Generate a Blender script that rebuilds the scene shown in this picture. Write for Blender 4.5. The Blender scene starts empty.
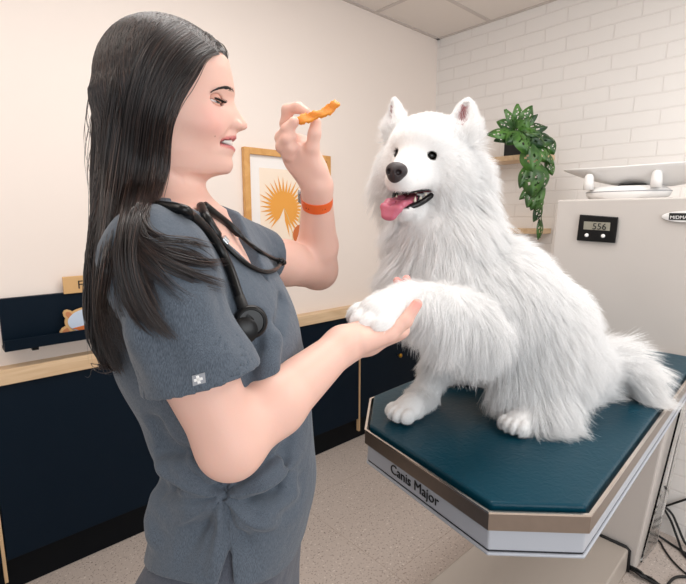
import bpy, bmesh, math, random
import numpy as np
from mathutils import Vector, Matrix
random.seed(7); RNG = np.random.default_rng(11)
SC = bpy.context.scene
COL = SC.collection
# ------------------------------------------------------------------ camera frame
CAMH = 1.38; FPX = 466.0; TH = math.atan(76/466.0); YA = math.radians(47.5)
FW = Vector((math.cos(YA), math.sin(YA), 0)); RT = Vector((math.sin(YA), -math.cos(YA), 0)); UP = Vector((0, 0, 1))
def fr(r, d, z):                       # (right, away, height) seen from where the photographer stands
    return RT*r + FW*d + UP*z
def ray(px, py):
    u = px-343; v = 292-py
    return RT*u + FW*(FPX*math.cos(TH)+v*math.sin(TH)) + UP*(v*math.cos(TH)-FPX*math.sin(TH))
def at(px, py, dep):
    d = ray(px, py); return d*(dep/d.dot(FW)) + UP*CAMH
def rdz(px, py, dep):                  # same point in (right, away, height)
    p = at(px, py, dep); return np.array((p.dot(RT), p.dot(FW), p.z))
cd = bpy.data.cameras.new('camera'); cam = bpy.data.objects.new('camera', cd); COL.objects.link(cam)
cam.location = (0, 0, CAMH)
cam.rotation_euler = (math.pi/2-TH, 0, YA-math.pi/2)
cd.sensor_width = 36; cd.lens = FPX/686*36; cd.clip_start = .02
SC.camera = cam
# ------------------------------------------------------------------ materials
def new_mat(name):
    m = bpy.data.materials.new(name); m.use_nodes = True
    nt = m.node_tree; return m, nt, nt.nodes['Principled BSDF']
def lin(c):
    return tuple(((v/255)/12.92 if v/255 <= .04045 else ((v/255+.055)/1.055)**2.4) for v in c) + (1,)
def mat(name, rgb, rough=.5, metal=0, spec=.5, noise=0, nscale=20, bump=0, bscale=100, coat=0, sss=0, sheen=0):
    m, nt, b = new_mat(name)
    c = lin(rgb)
    b.inputs['Base Color'].default_value = c
    b.inputs['Roughness'].default_value = rough; b.inputs['Metallic'].default_value = metal
    b.inputs['Specular IOR Level'].default_value = spec
    b.inputs['Coat Weight'].default_value = coat
    b.inputs['Sheen Weight'].default_value = sheen
    if sss:
        b.inputs['Subsurface Weight'].default_value = sss; b.inputs['Subsurface Radius'].default_value = (.012, .005, .003); b.inputs['Subsurface Scale'].default_value = 1.0
    if noise or bump:
        tc = nt.nodes.new('ShaderNodeTexCoord')
    if noise:
        n = nt.nodes.new('ShaderNodeTexNoise'); n.inputs['Scale'].default_value = nscale; n.inputs['Detail'].default_value = 4
        nt.links.new(tc.outputs['Object'], n.inputs['Vector'])
        mx = nt.nodes.new('ShaderNodeMix'); mx.data_type = 'RGBA'
        mx.inputs['A'].default_value = tuple(v*(1-noise) for v in c[:3])+(1,); mx.inputs['B'].default_value = tuple(min(1, v*(1+noise)) for v in c[:3])+(1,)
        nt.links.new(n.outputs['Fac'], mx.inputs['Factor']); nt.links.new(mx.outputs['Result'], b.inputs['Base Color'])
    if bump:
        n2 = nt.nodes.new('ShaderNodeTexNoise'); n2.inputs['Scale'].default_value = bscale
        nt.links.new(tc.outputs['Object'], n2.inputs['Vector'])
        bp = nt.nodes.new('ShaderNodeBump'); bp.inputs['Strength'].default_value = bump; bp.inputs['Distance'].default_value = .002
        nt.links.new(n2.outputs['Fac'], bp.inputs['Height']); nt.links.new(bp.outputs['Normal'], b.inputs['Normal'])
    return m
def wood(name, a, b_, scale=(2, 30, 30), rough=.45):
    m, nt, b = new_mat(name)
    tc = nt.nodes.new('ShaderNodeTexCoord'); mp = nt.nodes.new('ShaderNodeMapping'); mp.inputs['Scale'].default_value = scale
    n = nt.nodes.new('ShaderNodeTexNoise'); n.inputs['Scale'].default_value = 1.5; n.inputs['Detail'].default_value = 6; n.inputs['Distortion'].default_value = .6
    r = nt.nodes.new('ShaderNodeValToRGB'); r.color_ramp.elements[0].color = lin(a); r.color_ramp.elements[1].color = lin(b_)
    r.color_ramp.elements[0].position = .3; r.color_ramp.elements[1].position = .7
    nt.links.new(tc.outputs['Object'], mp.inputs['Vector']); nt.links.new(mp.outputs['Vector'], n.inputs['Vector'])
    nt.links.new(n.outputs['Fac'], r.inputs['Fac']); nt.links.new(r.outputs['Color'], b.inputs['Base Color'])
    b.inputs['Roughness'].default_value = rough
    return m
def brick_mat():
    m, nt, b = new_mat('painted_brick')
    L = nt.links.new
    tc = nt.nodes.new('ShaderNodeTexCoord'); sp = nt.nodes.new('ShaderNodeSeparateXYZ'); cb = nt.nodes.new('ShaderNodeCombineXYZ')
    L(tc.outputs['Object'], sp.inputs[0]); L(sp.outputs['Y'], cb.inputs['X']); L(sp.outputs['Z'], cb.inputs['Y'])
    nz = nt.nodes.new('ShaderNodeTexNoise'); nz.inputs['Scale'].default_value = 5
    L(tc.outputs['Object'], nz.inputs['Vector'])
    ad = nt.nodes.new('ShaderNodeVectorMath'); ad.operation = 'MULTIPLY_ADD'; ad.inputs[1].default_value = (.012, .012, 0)
    L(nz.outputs['Color'], ad.inputs[0]); L(cb.outputs[0], ad.inputs[2])
    br = nt.nodes.new('ShaderNodeTexBrick'); br.offset = .5; br.squash = 1
    br.inputs['Scale'].default_value = 1; br.inputs['Brick Width'].default_value = .232; br.inputs['Row Height'].default_value = .0725
    br.inputs['Mortar Size'].default_value = .0045; br.inputs['Mortar Smooth'].default_value = .35; br.inputs['Bias'].default_value = 0
    br.inputs['Color1'].default_value = (1, 1, 1, 1); br.inputs['Color2'].default_value = (.55, .55, .55, 1); br.inputs['Mortar'].default_value = (0, 0, 0, 1)
    L(ad.outputs[0], br.inputs['Vector'])
    rp = nt.nodes.new('ShaderNodeValToRGB'); e = rp.color_ramp.elements
    e[0].color = lin((236, 231, 227)); e[1].color = lin((241, 237, 233)); e[0].position = .0; e[1].position = .6
    L(br.outputs['Color'], rp.inputs['Fac']); L(rp.outputs['Color'], b.inputs['Base Color'])
    fine = nt.nodes.new('ShaderNodeTexNoise'); fine.inputs['Scale'].default_value = 60
    L(tc.outputs['Object'], fine.inputs['Vector'])
    ma = nt.nodes.new('ShaderNodeMath'); ma.operation = 'MULTIPLY_ADD'; ma.inputs[1].default_value = .12
    L(fine.outputs['Fac'], ma.inputs[0]); L(br.outputs['Color'], ma.inputs[2])
    bp = nt.nodes.new('ShaderNodeBump'); bp.inputs['Strength'].default_value = .55; bp.inputs['Distance'].default_value = .006
    L(ma.outputs[0], bp.inputs['Height']); L(bp.outputs['Normal'], b.inputs['Normal'])
    b.inputs['Roughness'].default_value = .5
    return m
def floor_mat():
    m, nt, b = new_mat('speckled_vinyl'); L = nt.links.new
    tc = nt.nodes.new('ShaderNodeTexCoord')
    base = lin((192, 179, 170))
    def speck(scale, thr, col, prev):
        v = nt.nodes.new('ShaderNodeTexNoise'); v.inputs['Scale'].default_value = scale; v.inputs['Detail'].default_value = 1
        L(tc.outputs['Object'], v.inputs['Vector'])
        r = nt.nodes.new('ShaderNodeValToRGB'); r.color_ramp.elements[0].position = thr; r.color_ramp.elements[1].position = thr+.04
        L(v.outputs['Fac'], r.inputs['Fac'])
        mx = nt.nodes.new('ShaderNodeMix'); mx.data_type = 'RGBA'
        L(r.outputs['Color'], mx.inputs['Factor'])
        if prev is None: mx.inputs['A'].default_value = base
        else: L(prev, mx.inputs['A'])
        mx.inputs['B'].default_value = lin(col)
        return mx.outputs['Result']
    o = speck(110, .63, (150, 136, 127), None); o = speck(80, .66, (216, 206, 197), o); o = speck(125, .67, (108, 97, 92), o)
    sp = nt.nodes.new('ShaderNodeTexBrick'); sp.offset = 0
    sp.inputs['Scale'].default_value = 1; sp.inputs['Brick Width'].default_value = .61; sp.inputs['Row Height'].default_value = .61; sp.inputs['Mortar Size'].default_value = .0015
    sp.inputs['Color1'].default_value = (1, 1, 1, 1); sp.inputs['Color2'].default_value = (1, 1, 1, 1); sp.inputs['Mortar'].default_value = (.78, .74, .7, 1)
    mp = nt.nodes.new('ShaderNodeMapping'); mp.inputs['Location'].default_value = (-.02, .16, 0)
    L(tc.outputs['Object'], mp.inputs['Vector']); L(mp.outputs['Vector'], sp.inputs['Vector'])
    mu = nt.nodes.new('ShaderNodeMix'); mu.data_type = 'RGBA'; mu.blend_type = 'MULTIPLY'; mu.inputs['Factor'].default_value = 1
    L(o, mu.inputs['A']); L(sp.outputs['Color'], mu.inputs['B']); L(mu.outputs['Result'], b.inputs['Base Color'])
    b.inputs['Roughness'].default_value = .45
    return m
def ceiling_mat():
    m, nt, b = new_mat('ceiling_tile'); L = nt.links.new
    b.inputs['Base Color'].default_value = lin((232, 224, 217)); b.inputs['Roughness'].default_value = .9
    tc = nt.nodes.new('ShaderNodeTexCoord'); n = nt.nodes.new('ShaderNodeTexNoise'); n.inputs['Scale'].default_value = 220; n.inputs['Detail'].default_value = 3
    L(tc.outputs['Object'], n.inputs['Vector'])
    bp = nt.nodes.new('ShaderNodeBump'); bp.inputs['Strength'].default_value = .3; bp.inputs['Distance'].default_value = .002
    L(n.outputs['Fac'], bp.inputs['Height']); L(bp.outputs['Normal'], b.inputs['Normal'])
    return m
M = {
 'wall': mat('warm_white_paint', (243, 231, 222), .6, bump=.08, bscale=250),
 'brick': brick_mat(), 'floor': floor_mat(), 'ceil': ceiling_mat(),
 'grid': mat('ceiling_grid_metal', (205, 196, 190), .5),
 'navy': mat('navy_laminate', (3, 20, 34), .5, spec=.15),
 'navyk': mat('black_kick', (4, 8, 13), .5, spec=.15),
 'counter': mat('white_counter', (238, 230, 224), .35),
 'oak': wood('pale_oak', (205, 172, 134), (228, 200, 164), (3, 30, 30)),
 'oakdoor': wood('oak_edge', (188, 152, 112), (214, 182, 142), (30, 30, 3)),
 'frameoak': wood('honey_oak', (206, 148, 80), (226, 174, 108), (12, 12, 12)),
 'brass': mat('brass', (200, 150, 60), .3, 1),
 'teal': None,
 'steel': mat('brushed_steel', (150, 138, 128), .34, 1, noise=.08, nscale=60),
 'steelb': mat('bright_steel_lip', (225, 216, 206), .18, 1),
 'skirt': mat('pale_grey_enamel', (176, 180, 188), .35),
 'skirtd': mat('dark_seam', (38, 38, 42), .5),
 'tower': mat('warm_grey_enamel', (204, 197, 191), .4),
 'foot': mat('greige_enamel', (178, 168, 158), .4),
 'black': mat('black_plastic', (5, 5, 6), .32, spec=.35),
 'blackm': mat('matt_black', (12, 12, 13), .6),
 'white': mat('white_plastic', (238, 236, 234), .35),
 'lcd': mat('lcd_grey', (150, 146, 132), .3),
 'ink': mat('black_ink', (10, 10, 10), .5),
 'cable': mat('black_cable', (10, 10, 11), .45),
 'mount_board': mat('white_mat_board', (247, 242, 238), .7),
 'print': mat('cream_print', (250, 232, 212), .7),
 'orange_ink': mat('amber_ink', (236, 164, 72), .7),
 'terra': mat('terracotta_ink', (206, 112, 58), .7),
 'sand': mat('sand_ink', (226, 200, 150), .7),
 'wand': mat('sign_wood', (214, 172, 118), .6, noise=.06, nscale=40),
 'catpale': mat('pale_blue_enamel', (200, 214, 232), .3),
 'catorange': mat('ginger_paint', (220, 120, 60), .5),
}
def teal_mat():
    m, nt, b = new_mat('teal_vinyl_mat'); L = nt.links.new
    b.inputs['Base Color'].default_value = lin((2, 56, 72)); b.inputs['Roughness'].default_value = .3; b.inputs['Specular IOR Level'].default_value = .22
    tc = nt.nodes.new('ShaderNodeTexCoord'); mp = nt.nodes.new('ShaderNodeMapping'); mp.inputs['Scale'].default_value = (1, 1, 1)
    L(tc.outputs['Object'], mp.inputs['Vector'])
    n = nt.nodes.new('ShaderNodeTexNoise'); n.inputs['Scale'].default_value = 55; n.inputs['Detail'].default_value = 2; n.inputs['Distortion'].default_value = 1.2
    L(mp.outputs['Vector'], n.inputs['Vector'])
    bp = nt.nodes.new('ShaderNodeBump'); bp.inputs['Strength'].default_value = .25; bp.inputs['Distance'].default_value = .004
    L(n.outputs['Fac'], bp.inputs['Height']); L(bp.outputs['Normal'], b.inputs['Normal'])
    n2 = nt.nodes.new('ShaderNodeTexNoise'); n2.inputs['Scale'].default_value = 6; L(tc.outputs['Object'], n2.inputs['Vector'])
    mr = nt.nodes.new('ShaderNodeMapRange'); mr.inputs['To Min'].default_value = .22; mr.inputs['To Max'].default_value = .42
    L(n2.outputs['Fac'], mr.inputs['Value']); L(mr.outputs['Result'], b.inputs['Roughness'])
    return m
M['teal'] = teal_mat()
def glass_mat():
    m, nt, b = new_mat('clear_acrylic')
    b.inputs['Base Color'].default_value = (.85, .86, .86, 1); b.inputs['Roughness'].default_value = .05
    b.inputs['Transmission Weight'].default_value = 1; b.inputs['IOR'].default_value = 1.2
    return m
M['acrylic'] = glass_mat()
# ------------------------------------------------------------------ mesh helpers
class MB:
    def __init__(s): s.v = []; s.f = []
    def add(s, vs, fs):
        b = len(s.v); s.v += [tuple(p) for p in vs]; s.f += [tuple(i+b for i in f) for f in fs]; return s
    def box(s, lo, hi):
        x0, y0, z0 = lo; x1, y1, z1 = hi
        return s.add([(x0,y0,z0),(x1,y0,z0),(x1,y1,z0),(x0,y1,z0),(x0,y0,z1),(x1,y0,z1),(x1,y1,z1),(x0,y1,z1)],
                     [(0,3,2,1),(4,5,6,7),(0,1,5,4),(1,2,6,5),(2,3,7,6),(3,0,4,7)])
    def prism(s, poly, ex):            # 3-D polygon pushed along a vector
        n = len(poly); P = [Vector(p) for p in poly]; Q = [p+Vector(ex) for p in P]
        return s.add(P+Q, [tuple(range(n-1, -1, -1)), tuple(range(n, 2*n))] + [(i, (i+1) % n, n+(i+1) % n, n+i) for i in range(n)])
    def ring(s, outer, inner):         # flat band between two loops of same length, as quads
        n = len(outer); return s.add(list(outer)+list(inner), [(i, (i+1) % n, n+(i+1) % n, n+i) for i in range(n)])
    def tube(s, pts, r, n=10, close=False):
        P = [Vector(p) for p in pts]; rr = r if hasattr(r, '__len__') else [r]*len(P)
        b = len(s.v); nrm = None
        for i, p in enumerate(P):
            t = (P[min(i+1, len(P)-1)]-P[max(i-1, 0)]).normalized()
            if nrm is None:
                nrm = t.orthogonal().normalized()
            else:
                nrm = (nrm - t*nrm.dot(t)).normalized()
            bn = t.cross(nrm)
            for k in range(n):
                a = 2*math.pi*k/n; s.v.append(tuple(p+(nrm*math.cos(a)+bn*math.sin(a))*rr[i]))
        for i in range(len(P)-1):
            for k in range(n):
                s.f.append((b+i*n+k, b+i*n+(k+1) % n, b+(i+1)*n+(k+1) % n, b+(i+1)*n+k))
        s.f.append(tuple(b+k for k in range(n-1, -1, -1))); e = b+(len(P)-1)*n; s.f.append(tuple(e+k for k in range(n)))
        return s
    def lathe(s, prof, c, ax=(0, 0, 1), n=32, sx=1, sy=1, ref=None):
        ax = Vector(ax).normalized(); u = (Vector(ref) if ref else ax.orthogonal()).normalized(); w = ax.cross(u); c = Vector(c); b = len(s.v)
        for r, h in prof:
            for k in range(n):
                a = 2*math.pi*k/n; s.v.append(tuple(c+ax*h+u*(r*sx*math.cos(a))+w*(r*sy*math.sin(a))))
        for i in range(len(prof)-1):
            for k in range(n): s.f.append((b+i*n+k, b+i*n+(k+1) % n, b+(i+1)*n+(k+1) % n, b+(i+1)*n+k))
        s.f.append(tuple(b+k for k in range(n-1, -1, -1))); e = b+(len(prof)-1)*n; s.f.append(tuple(e+k for k in range(n)))
        return s
    def build(s, name, m, parent=None, smooth=False, bevel=0, seg=2, angle=35):
        me = bpy.data.meshes.new(name); me.from_pydata(s.v, [], s.f); me.validate()
        bm = bmesh.new(); bm.from_mesh(me); bmesh.ops.recalc_face_normals(bm, faces=bm.faces); bm.to_mesh(me); bm.free()
        return link(name, me, m, parent, smooth, bevel, seg, angle)
def link(name, me, m, parent=None, smooth=False, bevel=0, seg=2, angle=35):
    o = bpy.data.objects.new(name, me); COL.objects.link(o)
    if m is not None: me.materials.append(m)
    if smooth:
        me.polygons.foreach_set('use_smooth', [True]*len(me.polygons))
        if smooth == 'auto':
            me.set_sharp_from_angle(angle=math.radians(angle))
    if bevel:
        b = o.modifiers.new('bevel', 'BEVEL'); b.width = bevel; b.segments = seg; b.limit_method = 'ANGLE'; b.angle_limit = math.radians(35)
    if parent: put(o, parent)
    return o
def put(o, parent):
    o.parent = parent; o.matrix_parent_inverse = Matrix.Translation(parent.location).inverted()
def tag(o, label=None, cat=None, group=None, kind=None):
    for k, v in (('label', label), ('category', cat), ('group', group), ('kind', kind)):
        if v: o[k] = v
    return o
def thing(name, label, cat, loc, group=None):
    o = bpy.data.objects.new(name, None); COL.objects.link(o); o.location = loc; o.empty_display_size = .05
    return tag(o, label, cat, group)
def text(name, s, size, m, parent, origin, xdir, ydir, depth=.0006, label=None):
    cu = bpy.data.curves.new(name, 'FONT'); cu.body = s; cu.size = size; cu.extrude = depth; cu.resolution_u = 3
    tmp = bpy.data.objects.new('t', cu); COL.objects.link(tmp)
    dg = bpy.context.evaluated_depsgraph_get(); me = bpy.data.meshes.new_from_object(tmp.evaluated_get(dg))
    bpy.data.objects.remove(tmp); bpy.data.curves.remove(cu)
    x = Vector(xdir).normalized(); y = Vector(ydir); y = (y-x*y.dot(x)).normalized(); z = x.cross(y)
    mw = Matrix((( x.x, y.x, z.x, 0), (x.y, y.y, z.y, 0), (x.z, y.z, z.z, 0), (0, 0, 0, 1))); mw.translation = Vector(origin)
    me.transform(mw); me.name = name; me.materials.clear()
    o = link(name, me, m, parent)
    if label: o['label'] = label
    return o
def spline(pts, n=8):
    P = [Vector(p) for p in pts]; P = [P[0]*2-P[1]]+P+[P[-1]*2-P[-2]]; out = []
    for i in range(1, len(P)-2):
        a, b, c, d = P[i-1:i+3]
        for k in range(n):
            t = k/n; out.append(.5*((2*b)+(c-a)*t+(2*a-5*b+4*c-d)*t*t+(3*b-a-3*c+d)*t**3))
    out.append(P[-2]); return out
# ------------------------------------------------------------------ the room
YW, XW, ZC = 1.985, 2.655, 2.514
def struct(name, mb, m, **k):
    return tag(mb.build(name, m, **k), kind='structure')
struct('floor', MB().box((-2.2, -2.2, -.05), (XW+.1, YW+.1, 0)), M['floor'])
struct('wall_left', MB().box((-2.2, YW, 0), (XW+.1, YW+.1, ZC)), M['wall'])
struct('wall_right', MB().box((XW, -2.2, 0), (XW+.1, YW, ZC)), M['brick'])
struct('wall_right_ledge', MB().box((2.30, -1.2, 0), (2.655, .8, 1.40)), M['brick'])
struct('ceiling', MB().box((-2.2, -2.2, ZC), (XW+.1, YW+.1, ZC+.05)), M['ceil'])
g = MB()
for x in (2.058-.61*k for k in range(-1, 8)):
    if x < XW: g.box((x-.012, -2.2, ZC-.004), (x+.012, YW, ZC+.004))
for y in (1.602-.61*k for k in range(7)): g.box((-2.2, y-.012, ZC-.003), (XW, y+.012, ZC+.004))
g.box((-2.2, YW-.022, ZC-.005), (XW, YW, ZC+.004)); g.box((XW-.022, -2.2, ZC-.005), (XW, YW, ZC+.004))
struct('trim_1', g, M['grid'])
# ------------------------------------------------------------------ shallow navy cabinets along the wall under an oak ledge
def cabinet(x0, x1, label, knob=None):
    t = thing('base_cabinet', label, 'cabinet', (x0, 1.94, 0), 'navy base cabinets')
    MB().box((x0, 1.96, .14), (x1, YW-.001, .80)).build('body', M['navy'], t)
    MB().box((x0, 1.972, .002), (x1, YW-.001, .139)).build('toe_kick', M['navyk'], t)
    d = MB().box((x0+.004, 1.94, .142), (x1-.012, 1.9585, .797)).build('door', M['navy'], t, bevel=.0015)
    e = MB().box((x1-.011, 1.937, .06), (x1-.0005, 1.959, .80)).build('edge_strip', M['oakdoor'], t); e['label'] = 'pale oak edge strip'
    if knob:
        k = MB().lathe([(.006, 0), (.006, .012), (.014, .016), (.015, .024), (.010, .029), (.0, .03)], (knob[0], 1.94, knob[1]), (0, -1, 0), 18).build('knob', M['brass'], d, smooth=True)
        k['label'] = 'brass knob'
    return t
cabinet(-.9, .12, 'navy cabinet at the far left edge of the picture')
cabinet(.12, 1.92, 'wide navy cabinet behind the woman in grey scrubs')
cabinet(1.92, 2.62, 'navy cabinet with a brass knob behind the white dog', (2.27, .477))
tag(MB().box((-.9, 1.925, .801), (XW-.002, YW-.001, .856)).build('wall_ledge', M['oak'], bevel=.002), 'long pale oak ledge running along the top of the navy cabinets', 'ledge')
# ------------------------------------------------------------------ wall rack with its sign and the cat plaque
rk = thing('wall_rack', 'dark navy wall rack with a narrow ledge above the oak ledge', 'rack', (.45, YW, .93))
yA = YW-.002
MB().box((.19, yA-.02, .93), (.70, yA, 1.097)).build('back_panel', M['navy'], rk, bevel=.002)
MB().box((.186, YW-.085, .925), (.70, YW-.0225, .936)).build('ledge', M['navy'], rk)
MB().prism([(.186, YW-.086, .925), (.70, YW-.086, .925), (.70, YW-.094, .965), (.186, YW-.094, .965)], (0, -.006, 0)).build('front_lip', M['navy'], rk, bevel=.001)
MB().box((.268, YW-.06, .908), (.288, YW-.035, .925)).build('bracket', M['navyk'], rk)
sg = thing('wooden_sign', 'small light wood sign reading FE on top of the navy rack', 'sign', (.5, YW-.03, 1.09))
MB().box((.388, YW-.034, 1.094), (.60, YW-.0235, 1.158)).build('board', M['wand'], sg, bevel=.002)
text('lettering', 'FE', .044, M['ink'], sg, (.434, YW-.0345, 1.110), (1, 0, 0), (0, 0, 1), label='black capital letters')
cp = thing('cat_plaque', 'cat-shaped card with pale blue face and pointed ears on the navy rack', 'card', (.46, YW-.05, .94))
def catpoly(sc, y): return [(.458+.080*sc*math.cos(2*math.pi*k/40), y, .990+.050*sc*math.sin(2*math.pi*k/40)) for k in range(40)]
MB().prism(catpoly(1, YW-.042), (0, -.008, 0)).build('backing', M['wand'], cp)
MB().prism(catpoly(.88, YW-.0505), (0, -.002, 0)).build('face', M['catpale'], cp)
gin = mat('ginger_inner', (196, 128, 84), .6)
for cx, cz, dx, dz in ((.392, 1.020, -.6, .8), (.378, .958, -.8, -.35)):
    dv = Vector((dx, 0, dz)).normalized(); sv = Vector((dv.z, 0, -dv.x)); c = Vector((cx, YW-.0425, cz))
    shp = lambda s, y: [Vector((c.x, y, c.z))+dv*a*s+sv*b_*s for a, b_ in ((-.022, -.017), (.004, -.016), (.016, -.009), (.020, 0), (.016, .009), (.004, .016), (-.022, .017))]
    er = MB().prism(shp(1, YW-.0425), (0, -.008, 0)).build('ear', M['wand'], cp)
    MB().prism(shp(.55, YW-.0508), (0, -.0008, 0)).build('inner_ear', gin, er)
MB().prism([(.40, YW-.0528, .966), (.445, YW-.0528, .972), (.48, YW-.0528, .988), (.52, YW-.0528, .96), (.47, YW-.0528, .95), (.43, YW-.0528, .952)], (0, -.001, 0)).build('marking', M['catorange'], cp)
# ------------------------------------------------------------------ framed print
pc = thing('framed_print', 'oak framed print of an orange fan palm leaf on the wall', 'picture', (1.44, YW, 1.14))
X0, X1, Z0, Z1 = 1.173, 1.705, 1.14, 1.698; W_ = .030
f = MB()
for lo, hi in (((X0, Z0), (X0+W_, Z1)), ((X1-W_, Z0), (X1, Z1)), ((X0+W_, Z0), (X1-W_, Z0+W_)), ((X0+W_, Z1-W_), (X1-W_, Z1))):
    f.box((lo[0], YW-.028, lo[1]), (hi[0], YW-.002, hi[1]))
f.build('frame', M['frameoak'], pc, bevel=.002)
MB().box((X0+W_, YW-.011, Z0+W_), (X1-W_, YW-.006, Z1-W_)).build('mat_board', M['mount_board'], pc)
pr = MB().box((X0+.088, YW-.0122, Z0+.08), (X1-.088, YW-.0112, Z1-.088)).build('print', M['print'], pc)
yp = YW-.0128
fan = MB(); cx, cz = 1.392, 1.418
for k in range(30):
    a = math.radians(-78+k*10.6); L = .160*(.88+.16*random.random())
    if k > 25: L *= .85
    d = Vector((math.cos(a), 0, math.sin(a))); q = Vector((-math.sin(a), 0, math.cos(a)))
    c = Vector((cx+.01, yp-.00004*k, cz))
    fan.add([c-q*.0015, c+d*L*.42-q*.0095, c+d*L, c+d*L*.42+q*.0095], [(0, 1, 2, 3)])
fan.build('palm_leaf', M['orange_ink'], pr)
MB().tube(spline([(cx+.01, yp, cz), (1.43, yp, 1.363), (1.45, yp, 1.294), (1.447, yp, 1.234)]), .0018, 6).build('palm_stalk', M['sand'], pr)
MB().lathe([(.056, 0), (.056, .0006)], (1.510, yp, 1.281), (0, -1, 0), 40).build('sun_disc', M['terra'], pr)
MB().prism([(1.486, yp, 1.350), (1.538, yp, 1.350), (1.546, yp, 1.406), (1.512, yp, 1.432)], (0, -.0005, 0)).build('sand_shape', M['sand'], pr)
# ------------------------------------------------------------------ lift table
T = thing('lift_table', 'teal topped veterinary lift table with steel rim under the dog', 'table', (1.3, .55, 0))
TP = [(.848, .819), (.709, .700), (.646, .351), (.761, .235), (1.90, .297), (1.90, .868)]
def inset(poly, d):
    n = len(poly); out = []
    for i in range(n):
        p = Vector(poly[i]); a = (p-Vector(poly[i-1])).normalized(); b = (Vector(poly[(i+1) % n])-p).normalized()
        na, nb = Vector((-a.y, a.x)), Vector((-b.y, b.x)); k = na+nb
        out.append(tuple(p + k*(d/(1+na.dot(nb)))))
    return out
def plan(d, z): return [(x, y, z) for x, y in inset(TP, d)]
MB().prism(plan(.0105, .868), (0, 0, .0435)).build('mat', M['teal'], T, bevel=.005, seg=3)
rim = MB(); lo, li = plan(0, .868), plan(.004, .868); ho, hi = plan(0, .899), plan(.004, .899); n = len(lo)
rim.ring(lo, ho); rim.ring(hi, li); rim.ring(li, lo)
rim.build('rim', M['steel'], T)
lip = MB(); a, b_, c_, d_ = plan(-.001, .8985), plan(.0042, .8985), plan(-.001, .9018), plan(.0042, .9018)
lip.ring(a, c_); lip.ring(c_, d_); lip.ring(d_, b_); lip.ring(b_, a)
lip.build('rim_lip', M['steelb'], T)
sk = MB().prism(plan(.007, .826), (0, 0, .042)).build('underframe', M['skirt'], T, bevel=.003)
MB().prism(plan(.008, .8238), (0, 0, .0022)).build('seam', M['skirtd'], T)
MB().prism(plan(.004, .8182), (0, 0, .0056)).build('bottom_lip', M['skirt'], T, bevel=.002)
s_ = [Vector(p) for p in plan(.007, .826)]; e0, e1 = s_[1], s_[2]
ed = (e1-e0).normalized(); nrm = Vector((ed.y, -ed.x, 0)); nrm = nrm if nrm.x < 0 else -nrm
text('lettering', 'Canis Major', .030, M['ink'], T, e0+ed*.085+Vector((0, 0, .0125))+nrm*.0012, ed, (0, 0, 1), label='black lettering')
MB().box((1.15, .36, .70), (1.91, .80, .815)).build('carriage', M['skirt'], T, bevel=.004)
MB().prism([(1.02, .875, .002), (1.9, .87, .002), (1.985, .60, .002), (1.938, .45, .002), (.95, .425, .002)], (0, 0, .098)).build('foot', M['foot'], T, bevel=.006)
MB().tube([(1.60, .873, .1035), (1.916, .868, .1035), (1.920, .60, .1035), (1.921, .458, .1035), (1.921, .447, .095), (1.921, .446, .007)], .0065, 8).build('foot_trim', M['blackm'], T, smooth=True)
tw = MB().prism([(1.93, .86, .004), (1.93, .428, .004), (1.93, .383, .56), (1.922, .338, .86), (1.90, .20, 1.443), (1.90, .815, 1.443), (1.925, .86, .9)], (.30, 0, 0)).build('tower', M['tower'], T, bevel=.006)
MB().prism([(1.99, .424, .02), (2.15, .413, .02), (2.15, .35, .80), (1.99, .345, .80)], (0, -.006, 0)).build('side_guard', M['acrylic'], T)['label'] = 'clear acrylic side guard'
xt = 1.9005
def on_tower(y, z):                     # the front sheet leans very slightly
    return 1.93 - (.03*(z-.004)/1.439 if z > .56 else 0) - .0052
dp = MB().prism([(on_tower(0, 1.38), .722, 1.386), (on_tower(0, 1.38), .587, 1.376), (on_tower(0, 1.28), .590, 1.282), (on_tower(0, 1.28), .727, 1.287)], (-.006, 0, 0)).build('display', M['black'], T, bevel=.004)
xs = on_tower(0, 1.35)-.0065
MB().prism([(xs, .703, 1.360), (xs, .611, 1.356), (xs+.001, .611, 1.326), (xs+.001, .703, 1.330)], (-.002, 0, 0)).build('screen', M['lcd'], dp)
text('lettering', '556', .033, M['ink'], dp, (xs-.0026, .672, 1.331), (0, -1, -.03), (0.02, 0, 1), label='dark digits 556')
for y in (.690, .632): MB().lathe([(.0075, 0), (.0065, .003), (0, .0034)], (xs, y, 1.308-.02*(.7-y)), (-1, 0, 0), 18).build('button', M['white'], dp, smooth=True)
xb = on_tower(0, 1.38)
bd = MB().lathe([(.07, 0), (.07, .003), (.066, .005), (0, .0052)], (xb+.0006, .384, 1.378), (-1, 0, 0), 40, sx=1, sy=.27, ref=(0, 1, 0)).build('badge', M['white'], T, smooth='auto')
xk = xb-.0045
MB().prism([(xk, .432, 1.390), (xk, .325, 1.388), (xk, .325, 1.365), (xk, .432, 1.367)], (-.0014, 0, 0)).build('badge_plate', M['ink'], bd)
text('lettering', 'MIDMARK', .0155, M['white'], bd, (xk-.0018, .429, 1.3705), (0, -1, 0), (0, 0, 1), label='white capital letters')
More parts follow.
